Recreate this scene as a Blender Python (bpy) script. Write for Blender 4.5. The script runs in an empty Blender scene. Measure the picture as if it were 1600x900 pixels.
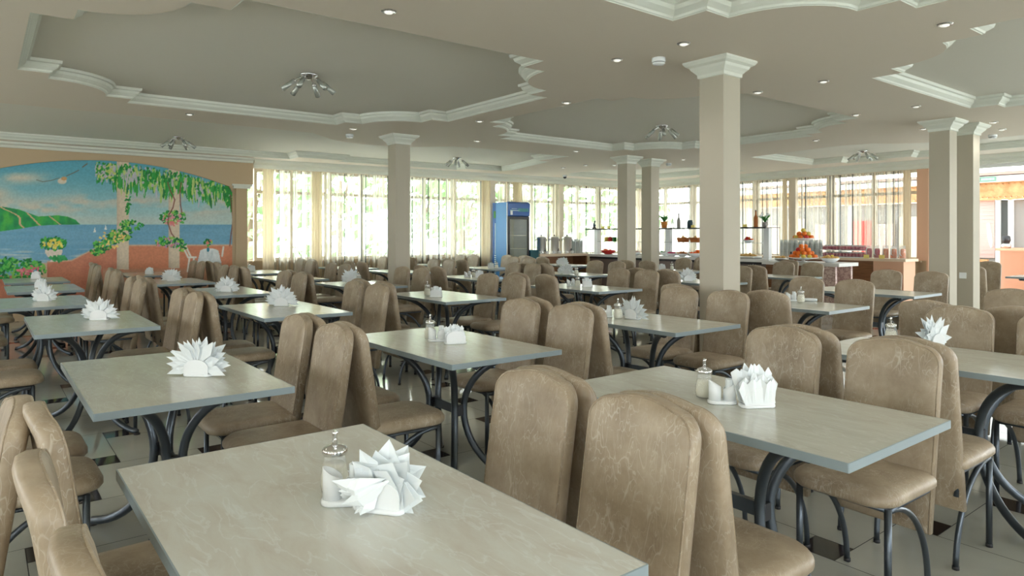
import bpy, math, random
import numpy as np
from mathutils import Vector, Matrix
from mathutils.geometry import tessellate_polygon
random.seed(7)
sc = bpy.context.scene
COL = sc.collection
PI = math.pi

# ------------------------------------------------------------------ helpers
def s2l(c):
    return tuple(((x/255.0)/12.92 if x/255.0 <= 0.04045 else ((x/255.0+0.055)/1.055)**2.4) for x in c)

class MB:
    def __init__(s): s.v=[]; s.f=[]; s.m=[]; s.s=[]; s.M=None
    def add(s, vs, fs, m=0, sm=False):
        b=len(s.v)
        if s.M is not None: vs=[tuple(s.M@Vector(p)) for p in vs]
        s.v+= [tuple(p) for p in vs]
        for f in fs: s.f.append([i+b for i in f]); s.m.append(m); s.s.append(sm)
    def box(s, c, d, m=0, rz=0):
        x,y,z=d[0]/2,d[1]/2,d[2]/2; co,si=math.cos(rz),math.sin(rz)
        vs=[]
        for dz in (-z,z):
            for dx,dy in ((-x,-y),(x,-y),(x,y),(-x,y)):
                vs.append((c[0]+dx*co-dy*si,c[1]+dx*si+dy*co,c[2]+dz))
        s.add(vs,[(3,2,1,0),(4,5,6,7),(0,1,5,4),(1,2,6,5),(2,3,7,6),(3,0,4,7)],m)
    def box2(s,a,b,m=0): s.box([(a[i]+b[i])/2 for i in range(3)],[abs(b[i]-a[i]) for i in range(3)],m)
    def loft(s, rings, m=0, sm=True, caps=True, closed=True):
        n=len(rings[0]); vs=[p for r in rings for p in r]; fs=[]
        for i in range(len(rings)-1):
            for j in range(n if closed else n-1):
                k=(j+1)%n
                fs.append((i*n+j,i*n+k,(i+1)*n+k,(i+1)*n+j))
        if caps:
            fs.append(tuple(reversed(range(n)))); fs.append(tuple((len(rings)-1)*n+j for j in range(n)))
        s.add(vs,fs,m,sm)
    def lathe(s, prof, n=20, c=(0,0,0), m=0, sm=True, caps=True):
        s.loft([[(c[0]+r*math.cos(2*PI*j/n),c[1]+r*math.sin(2*PI*j/n),c[2]+z) for j in range(n)] for r,z in prof],m,sm,caps)
    def tube(s, pts, r, n=10, m=0, caps=True):
        P=[Vector(p) for p in pts]; rings=[]; N=None
        for i,p in enumerate(P):
            if i==0: t=P[1]-P[0]
            elif i==len(P)-1: t=P[-1]-P[-2]
            else: t=(P[i+1]-P[i]).normalized()+(P[i]-P[i-1]).normalized()
            t.normalize()
            if N is None:
                a=Vector((0,0,1)) if abs(t.z)<0.9 else Vector((1,0,0))
                N=(a-t*a.dot(t)).normalized()
            else: N=(N-t*N.dot(t)).normalized()
            B=t.cross(N); rr=r[i] if isinstance(r,(list,tuple)) else r
            rings.append([tuple(p+(N*math.cos(2*PI*j/n)+B*math.sin(2*PI*j/n))*rr) for j in range(n)])
        s.loft(rings,m,True,caps)
    def prism(s, poly, z0, z1, m=0, sm=False):
        s.loft([[(x,y,z0) for x,y in poly],[(x,y,z1) for x,y in poly]],m,sm)
    def sphere(s,c,r,m=0,n=10,k=6,sq=(1,1,1)):
        rings=[]
        for i in range(1,k):
            a=PI*i/k
            rings.append([(c[0]+sq[0]*r*math.sin(a)*math.cos(2*PI*j/n),c[1]+sq[1]*r*math.sin(a)*math.sin(2*PI*j/n),c[2]-sq[2]*r*math.cos(a)) for j in range(n)])
        s.loft(rings,m,True)
    def mesh(s,name,mats):
        me=bpy.data.meshes.new(name); me.from_pydata(s.v,[],s.f)
        for x in (mats if isinstance(mats,(list,tuple)) else [mats]): me.materials.append(x)
        me.polygons.foreach_set('material_index',s.m); me.polygons.foreach_set('use_smooth',s.s)
        me.update(); return me
    def build(s,name,mats,parent=None,loc=None):
        return put(name,s.mesh(name,mats),parent,loc)

def put(name,me,parent=None,loc=None,rz=0):
    o=bpy.data.objects.new(name,me); COL.objects.link(o)
    if parent: o.parent=parent
    if loc: o.location=loc
    if rz: o.rotation_euler.z=rz
    return o
def tag(o,label,cat,group=None,kind=None):
    if label: o['label']=label
    if cat: o['category']=cat
    if group: o['group']=group
    if kind: o['kind']=kind
    return o
def thing(name,label,cat,loc=(0,0,0),rz=0,group=None):
    o=bpy.data.objects.new(name,None); COL.objects.link(o); o.location=loc; o.rotation_euler.z=rz
    o.empty_display_size=0.05
    return tag(o,label,cat,group)
def struct(o): o['kind']='structure'; return o
def dup(src,loc,rz=0,label=None,group=None):
    kids=[(c,[g for g in c.children]) for c in src.children]
    r=src.copy(); COL.objects.link(r); r.location=loc; r.rotation_euler=(0,0,rz)
    if label: r['label']=label
    if group: r['group']=group
    for c,gs in kids:
        d=c.copy(); COL.objects.link(d); d.parent=r
        for g in gs:
            e=g.copy(); COL.objects.link(e); e.parent=d
    return r
class Pool:
    """first placement moves the original, later ones are copies"""
    def __init__(s,src): s.src=src; s.used=False
    def put(s,loc,rz,label,group=None):
        if not s.used:
            s.used=True; o=s.src; o.location=loc; o.rotation_euler=(0,0,rz); o['label']=label
            if group: o['group']=group
            return o
        return dup(s.src,loc,rz,label,group)

def rrect(w,d,r,n=5,cx=0,cy=0):
    out=[]
    rs=r if isinstance(r,(list,tuple)) else [r]*4
    for q,(sx,sy) in enumerate(((1,1),(-1,1),(-1,-1),(1,-1))):
        rr=rs[q]
        for i in range(n+1):
            a=PI/2*q+PI/2*i/n
            out.append((cx+sx*(w/2-rr)+rr*math.cos(a),cy+sy*(d/2-rr)+rr*math.sin(a)))
    return out
def inset(poly,d):
    """move a counter-clockwise outline inward by d"""
    n=len(poly); out=[]
    for i in range(n):
        p0,p1,p2=Vector(poly[i-1]),Vector(poly[i]),Vector(poly[(i+1)%n])
        a=(p1-p0).normalized(); b=(p2-p1).normalized()
        na=Vector((-a.y,a.x)); nb=Vector((-b.y,b.x)); k=1+na.dot(nb)
        out.append(tuple(p1+(na+nb)*(d/max(k,0.35))))
    return out

# ------------------------------------------------------------------ materials
def mat(name,col=(.8,.8,.8),rough=.5,metal=0,**kw):
    m=bpy.data.materials.new(name); m.use_nodes=True
    b=m.node_tree.nodes['Principled BSDF']
    b.inputs['Base Color'].default_value=(*col[:3],1); b.inputs['Roughness'].default_value=rough; b.inputs['Metallic'].default_value=metal
    for k,v in kw.items(): b.inputs[k.replace('_',' ')].default_value=v
    m.diffuse_color=(*col[:3],1)
    return m
def nodes(m): return m.node_tree.nodes,m.node_tree.links,m.node_tree.nodes['Principled BSDF']
def noise_mix(m,stops,scale=4,detail=6,rough=.6,dist=0,coord='Object',bump=0,vec_scale=None,rnd=False):
    N,L,b=nodes(m)
    tc=N.new('ShaderNodeTexCoord'); src=tc.outputs[coord]
    mp=N.new('ShaderNodeMapping'); L.new(src,mp.inputs[0])
    if vec_scale: mp.inputs['Scale'].default_value=vec_scale
    if rnd:
        oi=N.new('ShaderNodeObjectInfo'); mu=N.new('ShaderNodeMath'); mu.operation='MULTIPLY'; mu.inputs[1].default_value=37.0
        L.new(oi.outputs['Random'],mu.inputs[0]); L.new(mu.outputs[0],mp.inputs['Location'])
    n=N.new('ShaderNodeTexNoise'); n.inputs['Scale'].default_value=scale; n.inputs['Detail'].default_value=detail
    n.inputs['Roughness'].default_value=rough; n.inputs['Distortion'].default_value=dist
    L.new(mp.outputs[0],n.inputs['Vector'])
    r=N.new('ShaderNodeValToRGB'); cr=r.color_ramp
    while len(cr.elements)<len(stops): cr.elements.new(.5)
    for e,(p,c) in zip(cr.elements,stops): e.position=p; e.color=(*c[:3],1)
    L.new(n.outputs['Fac'],r.inputs[0]); L.new(r.outputs[0],b.inputs['Base Color'])
    if bump:
        bp=N.new('ShaderNodeBump'); bp.inputs['Strength'].default_value=bump; bp.inputs['Distance'].default_value=.002
        L.new(n.outputs['Fac'],bp.inputs['Height']); L.new(bp.outputs[0],b.inputs['Normal'])
    return mp,n,r

M={}
M['wall']=mat('painted_beige_wall',s2l((190,168,138)),.75)
M['ceil']=mat('painted_peach_ceiling',s2l((224,214,200)),.8)
M['tray']=mat('pale_tray_paint',s2l((224,221,211)),.8)
M['trim']=mat('white_plaster_trim',s2l((218,221,211)),.55)
M['col']=mat('column_paint',s2l((184,177,160)),.65)
M['white']=mat('white_plastic',s2l((236,240,242)),.25)
M['chrome']=mat('chrome',(.75,.75,.75),.12,1)
M['steel']=mat('brushed_steel',(.78,.77,.74),.34,1)
M['black']=mat('black_plastic',(.015,.015,.018),.4)
M['tube']=mat('grey_metallic_tube',s2l((86,93,100)),.32,.75)
M['rubber']=mat('dark_rubber_cap',(.02,.02,.022),.6)
M['glassy']=mat('clear_glass',(.86,.9,.88),.06,0,Alpha=.28)
M['sugar']=mat('white_sugar',s2l((235,232,215)),.8)
M['paper']=mat('white_napkin_paper',s2l((232,238,240)),.85)
M['edge']=mat('grey_table_edging',s2l((138,152,156)),.4)

# chair covering: mottled tan leatherette with fine pale creases
m=mat('tan_leatherette',s2l((180,152,124)),.42)
N,L,b=nodes(m)
mp,n,r=noise_mix(m,[(.28,s2l((132,115,94))),(.5,s2l((155,139,117))),(.72,s2l((174,159,137)))],scale=7,detail=8,rough=.68,rnd=True)
lines=None
for sc_,rot_,th_ in ((22,.7,.014),(30,-.5,.012),(40,.2,.012)):
    m3=N.new('ShaderNodeMapping'); m3.inputs['Rotation'].default_value=(rot_,rot_,0); m3.inputs['Scale'].default_value=(1,1,.33); L.new(mp.outputs[0],m3.inputs[0])
    w=N.new('ShaderNodeTexNoise'); w.inputs['Scale'].default_value=sc_; w.inputs['Detail'].default_value=1.5; w.inputs['Distortion'].default_value=.5; L.new(m3.outputs[0],w.inputs['Vector'])
    a1=N.new('ShaderNodeMath'); a1.operation='SUBTRACT'; a1.inputs[1].default_value=.5; L.new(w.outputs['Fac'],a1.inputs[0])
    a2=N.new('ShaderNodeMath'); a2.operation='ABSOLUTE'; L.new(a1.outputs[0],a2.inputs[0])
    a3=N.new('ShaderNodeMapRange'); a3.inputs['From Min'].default_value=0; a3.inputs['From Max'].default_value=th_; a3.inputs['To Min'].default_value=1; a3.inputs['To Max'].default_value=0; L.new(a2.outputs[0],a3.inputs['Value'])
    if lines is None: lines=a3.outputs[0]
    else:
        a4=N.new('ShaderNodeMath'); a4.operation='MAXIMUM'; L.new(lines,a4.inputs[0]); L.new(a3.outputs[0],a4.inputs[1]); lines=a4.outputs[0]
n3=N.new('ShaderNodeTexNoise'); n3.inputs['Scale'].default_value=6; L.new(mp.outputs[0],n3.inputs['Vector'])
mm=N.new('ShaderNodeMath'); mm.operation='MULTIPLY'; mm2=N.new('ShaderNodeMapRange'); mm2.inputs['From Min'].default_value=.36; mm2.inputs['From Max'].default_value=.58; mm2.inputs['To Max'].default_value=.6; L.new(n3.outputs['Fac'],mm2.inputs['Value']); L.new(lines,mm.inputs[0]); L.new(mm2.outputs[0],mm.inputs[1])
mc=N.new('ShaderNodeMixRGB'); L.new(mm.outputs[0],mc.inputs[0]); L.new(r.outputs[0],mc.inputs[1]); mc.inputs[2].default_value=(*s2l((198,188,172)),1)
L.new(mc.outputs[0],b.inputs['Base Color'])
bp=N.new('ShaderNodeBump'); bp.inputs['Strength'].default_value=.2; bp.inputs['Distance'].default_value=.001; L.new(mm.outputs[0],bp.inputs['Height']); L.new(bp.outputs[0],b.inputs['Normal'])
M['leather']=m

# table tops: beige grey marble look laminate
def marble(name,a,bb,c,vein,scale):
    m=mat(name,a,.2); N,L,b=nodes(m)
    mp,n,r=noise_mix(m,[(.25,a),(.5,bb),(.75,c)],scale=scale,detail=9,rough=.65,dist=.5,vec_scale=(.8,2.6,1),rnd=True)
    mp.inputs['Rotation'].default_value=(0,0,.5)
    w=N.new('ShaderNodeTexNoise'); w.inputs['Scale'].default_value=scale*1.5; w.inputs['Detail'].default_value=9; w.inputs['Distortion'].default_value=.6
    L.new(mp.outputs[0],w.inputs['Vector'])
    sb=N.new('ShaderNodeMath'); sb.operation='SUBTRACT'; sb.inputs[1].default_value=.5; L.new(w.outputs['Fac'],sb.inputs[0])
    ab=N.new('ShaderNodeMath'); ab.operation='ABSOLUTE'; L.new(sb.outputs[0],ab.inputs[0])
    r2=N.new('ShaderNodeValToRGB'); r2.color_ramp.elements[0].position=0; r2.color_ramp.elements[0].color=(.4,.4,.4,1); r2.color_ramp.elements[1].position=.02; r2.color_ramp.elements[1].color=(0,0,0,1)
    L.new(ab.outputs[0],r2.inputs[0])
    mc=N.new('ShaderNodeMixRGB'); L.new(r2.outputs[0],mc.inputs[0]); L.new(r.outputs[0],mc.inputs[1]); mc.inputs[2].default_value=(*vein,1)
    L.new(mc.outputs[0],b.inputs['Base Color']); return m
M['marble']=marble('beige_marble_laminate',s2l((196,188,176)),s2l((208,207,198)),s2l((214,218,212)),s2l((226,232,230)),4.2)
M['marble2']=marble('plain_greige_laminate',s2l((184,181,169)),s2l((194,193,181)),s2l((201,202,191)),s2l((214,217,208)),5)

M['tile']=mat('glossy_grey_beige_tile',s2l((168,168,158)),.07); noise_mix(M['tile'],[(.3,s2l((161,161,151))),(.7,s2l((176,176,166)))],scale=1.3,detail=4)
M['darktile']=mat('glossy_dark_brown_tile',s2l((48,40,38)),.08)
M['grout']=mat('dark_grout',s2l((40,38,36)),.7)
M['frame']=mat('beige_window_frame',s2l((226,214,194)),.5)
M['wframe']=mat('white_window_frame',s2l((240,242,240)),.4)
M['salmon']=mat('salmon_render',s2l((222,180,152)),.8)
M['lattice']=mat('orange_lattice_wood',s2l((206,150,100)),.6); noise_mix(M['lattice'],[(.3,s2l((190,130,82))),(.7,s2l((220,172,122)))],scale=6,detail=5)
M['shutter']=mat('pink_grey_roller_shutter',s2l((208,178,172)),.5)
M['wood']=mat('brown_counter_wood',s2l((132,92,62)),.4); noise_mix(M['wood'],[(.3,s2l((112,74,48))),(.7,s2l((152,108,74)))],scale=3,detail=6,vec_scale=(1,1,9))
M['woodlight']=mat('pale_counter_top',s2l((228,208,184)),.35)
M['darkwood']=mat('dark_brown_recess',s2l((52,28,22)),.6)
M['greycount']=mat('grey_brown_panel',s2l((128,112,106)),.5)
M['ctop']=mat('white_stone_worktop',s2l((224,224,222)),.25)
M['blue']=mat('fridge_blue',s2l((24,92,172)),.35)
M['bluelt']=mat('fridge_light_blue',s2l((80,150,214)),.35)
M['fridgein']=mat('grey_green_fridge_interior',s2l((150,156,142)),.5)
M['green']=mat('leaf_green',s2l((60,130,60)),.7)
M['orange']=mat('orange_fruit',s2l((236,120,30)),.45)
M['yellow']=mat('yellow_fruit',s2l((226,200,90)),.45)
M['red']=mat('red_plastic',s2l((200,40,36)),.4)
M['juice']=mat('red_juice',s2l((196,36,78)),.15)
M['ojuice']=mat('orange_juice',s2l((240,124,30)),.15)
M['bread']=mat('golden_bread',s2l((222,180,110)),.7)
M['wicker']=mat('wicker_brown',s2l((176,106,50)),.7)
M['terra']=mat('orange_ceramic_pot',s2l((206,130,50)),.4)
M['card']=mat('yellow_price_card',s2l((240,222,130)),.7)
M['greyglass']=mat('grey_tinted_glassware',s2l((222,230,230)),.12,0,Alpha=.6)
M['clear']=mat('thin_clear_glass',s2l((225,232,232)),.08,0,Alpha=.18)
M['pinkpanel']=mat('pinkish_ornate_panel',s2l((214,186,178)),.6)
noise_mix(M['pinkpanel'],[(.42,s2l((222,200,192))),(.5,s2l((176,140,134))),(.58,s2l((222,200,192)))],scale=16,detail=3)
M['pot']=mat('terracotta_counter',s2l((214,150,120)),.7)
M['greypanel']=mat('grey_panel',s2l((150,146,142)),.6)
M['ground']=mat('bright_paving',s2l((206,208,204)),.8)
M['hedge']=mat('pale_green_leaves',s2l((150,176,120)),.8); noise_mix(M['hedge'],[(.3,s2l((86,124,70))),(.7,s2l((150,180,124)))],scale=2.2,detail=5)  # pale green leaf colour with random mottling
M['bark']=mat('tree_bark',s2l((110,92,74)),.9)
M['outwall']=mat('white_render_outside',s2l((238,236,228)),.8)

# sheer striped string curtain
def sheer(name,base,alpha_lo,alpha_hi,scale,dark):
    m=bpy.data.materials.new(name); m.use_nodes=True; N=m.node_tree.nodes; L=m.node_tree.links; N.clear()
    out=N.new('ShaderNodeOutputMaterial'); tc=N.new('ShaderNodeTexCoord')
    at=N.new('ShaderNodeAttribute'); at.attribute_name='along'
    cx=N.new('ShaderNodeCombineXYZ'); L.new(at.outputs['Fac'],cx.inputs[0])
    n=N.new('ShaderNodeTexNoise'); n.inputs['Scale'].default_value=scale; n.inputs['Detail'].default_value=3; n.noise_dimensions='1D'
    mu=N.new('ShaderNodeMath'); mu.operation='MULTIPLY'; mu.inputs[1].default_value=1.0
    L.new(at.outputs['Fac'],n.inputs['W'])
    r=N.new('ShaderNodeValToRGB'); e=r.color_ramp.elements; e[0].position=.36; e[0].color=(alpha_lo,)*3+(1,); e[1].position=.62; e[1].color=(alpha_hi,)*3+(1,)
    L.new(n.outputs['Fac'],r.inputs[0])
    n2=N.new('ShaderNodeTexNoise'); n2.noise_dimensions='1D'; n2.inputs['Scale'].default_value=scale*.55; n2.inputs['Detail'].default_value=1
    ad=N.new('ShaderNodeMath'); ad.operation='ADD'; ad.inputs[1].default_value=31.7; L.new(at.outputs['Fac'],ad.inputs[0]); L.new(ad.outputs[0],n2.inputs['W'])
    rc=N.new('ShaderNodeValToRGB'); q=rc.color_ramp; q.interpolation='EASE'
    q.elements[0].position=.30; q.elements[0].color=(*dark,1); q.elements[1].position=.42; q.elements[1].color=(*base,1)
    L.new(n2.outputs['Fac'],rc.inputs[0])
    tr=N.new('ShaderNodeBsdfTransparent'); tl=N.new('ShaderNodeBsdfTranslucent'); df=N.new('ShaderNodeBsdfDiffuse')
    L.new(rc.outputs[0],tl.inputs[0]); L.new(rc.outputs[0],df.inputs[0])
    m1=N.new('ShaderNodeMixShader'); m1.inputs[0].default_value=.25; L.new(tl.outputs[0],m1.inputs[1]); L.new(df.outputs[0],m1.inputs[2])
    n4=N.new('ShaderNodeTexNoise'); n4.noise_dimensions='1D'; n4.inputs['Scale'].default_value=30; n4.inputs['Detail'].default_value=0; L.new(at.outputs['Fac'],n4.inputs['W'])
    r4=N.new('ShaderNodeValToRGB'); g_=r4.color_ramp.elements; g_[0].position=.24; g_[0].color=(1,1,1,1); g_[1].position=.31; g_[1].color=(0,0,0,1); L.new(n4.outputs['Fac'],r4.inputs[0])
    md=N.new('ShaderNodeMixRGB'); L.new(r4.outputs[0],md.inputs[0]); L.new(rc.outputs[0],md.inputs[1]); md.inputs[2].default_value=(.10,.11,.11,1); L.new(md.outputs[0],tl.inputs[0]); L.new(md.outputs[0],df.inputs[0])
    mk=N.new('ShaderNodeMath'); mk.operation='MULTIPLY'; mk.inputs[1].default_value=.97; L.new(r4.outputs[0],mk.inputs[0])
    mx=N.new('ShaderNodeMath'); mx.operation='MAXIMUM'; L.new(mk.outputs[0],mx.inputs[0]); L.new(r.outputs[0],mx.inputs[1])
    m2=N.new('ShaderNodeMixShader'); L.new(mx.outputs[0],m2.inputs[0]); L.new(tr.outputs[0],m2.inputs[1]); L.new(m1.outputs[0],m2.inputs[2])
    L.new(m2.outputs[0],out.inputs[0]); return m
M['sheer']=sheer('sheer_string_curtain',s2l((226,222,208)),.04,.86,12,s2l((178,170,154)))
M['drape']=mat('cream_drape',s2l((220,206,180)),.8)
N,L,b=nodes(M['drape']); _t=N.new('ShaderNodeBsdfTranslucent'); _t.inputs[0].default_value=(*s2l((214,198,168)),1); _m=N.new('ShaderNodeMixShader'); _m.inputs[0].default_value=.5; L.new(b.outputs[0],_m.inputs[1]); L.new(_t.outputs[0],_m.inputs[2]); L.new(_m.outputs[0],N['Material Output'].inputs[0])
M['pane']=mat('window_glass',(1,1,1),.02,0,Alpha=.06)

# ------------------------------------------------------------------ room constants
CH=2.82          # ceiling
TH=2.93          # tray ceiling
W1A=(-13.42,4.15); W1B=(-12.75,14.45)   # window wall beyond the mural wall
W2=14.45         # far window wall
UR=3.3           # wall behind the camera on the right
VL=-5.4          # wall on the left

# ------------------------------------------------------------------ floor (large tiles with small dark inserts)
fl=MB()
a_,b_=.60,.17; gr=.004
A=Vector((a_,-b_)); B=Vector((b_,a_)); O=Vector((-1.585-a_,2.985-a_))
for i in range(-60,60):
    for j in range(-60,60):
        p=O+A*i+B*j
        if not(-14.2<p.x<UR and VL-.6<p.y<W2+.3): continue
        x0,y0=p.x+gr/2,p.y+gr/2; x1,y1=p.x+a_-gr/2,p.y+a_-gr/2
        fl.add([(x0,y0,0),(x1,y0,0),(x1,y1,0),(x0,y1,0)],[(0,1,2,3)],0)
        x0,y0=p.x+a_+gr/2,p.y+a_-b_+gr/2; x1,y1=p.x+a_+b_-gr/2,p.y+a_-gr/2
        fl.add([(x0,y0,0),(x1,y0,0),(x1,y1,0),(x0,y1,0)],[(0,1,2,3)],1)
fl.box2((-14.6,VL-.8,-.2),(UR+.6,W2+.6,-.0015),2)
struct(fl.build('floor',[M['tile'],M['darktile'],M['grout']]))

# ------------------------------------------------------------------ ceiling with recessed trays
def arc(cx,cy,rx,ry,a0,a1,n=8):
    return [(cx+rx*math.cos(a0+(a1-a0)*i/n),cy+ry*math.sin(a0+(a1-a0)*i/n)) for i in range(n+1)]
def tray_outline(cx,cy):
    q=[(2.1,0),(2.1,1.22),(1.83,1.22),(1.83,1.46)]
    q+=arc(1.83,2.0,.6,.54,-PI/2,-PI,8)[1:]
    q+=[(1.23,2.0),(.97,2.0),(.97,2.24)]
    q=[q[i] for i in range(len(q)) if i==0 or (abs(q[i][0]-q[i-1][0])+abs(q[i][1]-q[i-1][1]))>1e-4]
    full=q[:]
    full+=[(-x,y) for x,y in reversed(q)]
    full+=[(-x,-y) for x,y in q[1:]]
    full+=[(x,-y) for x,y in reversed(q[1:])]
    out=[]
    for p in full:
        if not out or math.hypot(p[0]-out[-1][0],p[1]-out[-1][1])>1e-4: out.append(p)
    if math.hypot(out[0][0]-out[-1][0],out[0][1]-out[-1][1])<1e-4: out.pop()
    return [(cx+x,cy+y) for x,y in out]
outlines=[]
for cx,cy in ((-6.43,2.5),(-.88,2.5),(-6.13,7.42),(-.83,7.75),(-.88,-2.7),(-6.43,-2.7)):
    outlines.append(tray_outline(cx,cy))
# perimeter trays along the mural wall and the two window walls
def ccw(p):
    a=sum(p[i-1][0]*p[i][1]-p[i][0]*p[i-1][1] for i in range(len(p)))
    return p if a>0 else p[::-1]
pa=[(-9.4,-5.0),(-9.4,3.5)]+[(-9.42,3.5),(-9.42,3.75)]
pa+=arc(-9.35,4.95,.75,1.0,-PI*.72,-PI*1.28,10)
pa+=[(-9.42,6.15),(-9.42,6.4),(-9.35,6.4),(-9.3,8.6),(-10.2,8.6),(-10.2,8.9),(-12.0,9.4),(-12.4,9.4),(-12.4,8.4),(-12.75,8.4),(-12.75,5.6),(-12.5,5.6)]
pa+=[(-12.5,4.7),(-12.95,4.7),(-12.95,-5.0)]
outlines.append(ccw(pa))
pb=[(-9.2,12.0),(-9.2,12.3),(-8.9,12.3),(-8.9,13.7),(-12.0,13.7),(-12.0,13.4),(-12.3,13.4),(-12.3,11.2),(-11.9,11.2),(-11.9,10.95),(-10.7,10.95),(-10.4,11.3),(-9.5,12.0)]
outlines.append(ccw(pb))
pc=[(-7.3,11.35),(-5.5,11.05)]+arc(-3.5,10.95,1.55,1.05,PI*.93,PI*.07,10)+[(-1.6,11.1),(2.6,11.1),(2.6,13.85),(-3.0,13.85),(-3.0,13.6),(-4.4,13.6),(-4.4,13.85),(-5.4,13.85),(-5.4,13.6),(-5.9,13.6),(-5.9,13.85),(-6.7,13.85),(-6.7,13.6),(-7.3,13.6)]
outlines.append(ccw(pc))
outlines=[ccw(o) for o in outlines]
outer=[(-14.5,VL-.6),(UR+.6,VL-.6),(UR+.6,W2+.6),(-14.5,W2+.6)]
polys=[[Vector((x,y,0)) for x,y in outer]]+[[Vector((x,y,0)) for x,y in o] for o in outlines]
tris=tessellate_polygon(polys); flat=[p for q in polys for p in q]
ce=MB(); ce.add([(p.x,p.y,CH) for p in flat],[tuple(t) for t in tris],0)
for o in outlines:
    ce.loft([[(x,y,CH) for x,y in o],[(x,y,TH+.002) for x,y in o]],0,False,False)
    q=[[Vector((x,y,0)) for x,y in o]]; tt=tessellate_polygon(q)
    ce.add([(x,y,TH) for x,y in o],[tuple(t) for t in tt],1)
ce.add([(outer[i][0],outer[i][1],3.3) for i in range(4)],[(0,1,2,3)],0)
struct(ce.build('ceiling',[M['ceil'],M['tray']]))
for k,o in enumerate(outlines):
    t=MB(); prof=[(.0,-.0005),(.003,.004),(.012,.008),(.018,.022),(.03,.03),(.055,.05),(.065,.075),(.085,.082),(.09,.1085)]
    rings=[]
    for d,z in prof:
        pp=inset(o,d); rings.append([(x,y,CH+z) for x,y in pp])
    t.loft(rings,0,False,False)
    struct(t.build('trim_%d'%(k+1),M['trim']))

# ------------------------------------------------------------------ walls
def wallbox(name,a,b,m): 
    w=MB(); w.box2(a,b); return struct(w.build(name,m))
# mural wall
U0=-13.3
wl=MB(); wl.box2((U0-.25,VL-.3,0),(U0,3.98,CH+.2))
# header band, cut to a shallow arch over the painting
VC,VH=1.75,1.98
def arch_h(v):
    d=abs(v-VC)
    if d<=VH-.13: return 2.62-.096*d*d
    h0=2.62-.096*(VH-.13)**2; t=(d-(VH-.13))/.13
    return h0-.13*(1-math.sqrt(max(0,1-t*t)))
vs_=[VC-VH+ (2*VH)*i/60 for i in range(61)]
top=[(-3.2,CH),(4.10,CH)]; pts=[(4.10,2.32),(VC+VH,2.32-.16)]
P=[(-3.2,2.0),(VC-VH,2.0)]+[(v,arch_h(v)) for v in vs_]+[(VC+VH,2.32),(4.10,2.32),(4.10,CH),(-3.2,CH)]
tt=tessellate_polygon([[Vector((x,y,0)) for x,y in P]])
n=len(P)
wl.add([(U0+.05,x,y) for x,y in P]+[(U0-.01,x,y) for x,y in P],[tuple(t) for t in tt]+[(i,(i+1)%n,(i+1)%n+n,i+n) for i in range(n)],0)
wl.box2((U0-.2,3.79,0),(U0+.035,4.0,2.24))
struct(wl.build('wall_left',M['wall']))
t=MB(); t.box2((U0-.2,3.74,2.24),(U0+.06,4.05,2.29)); t.box2((U0-.2,3.71,2.285),(U0+.08,4.08,2.322)); struct(t.build('trim_20',M['trim']))
t=MB()
for v0,v1 in ((-3.2,4.1),):
    t.loft([[(U0+.05+x,v,CH+z) for x,z in ((0,-.09),(.02,-.085),(.03,-.05),(.08,-.03),(.09,0),(0,0))] for v in (v0,v1)],0,False,True)
struct(t.build('trim_21',M['trim']))

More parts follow.
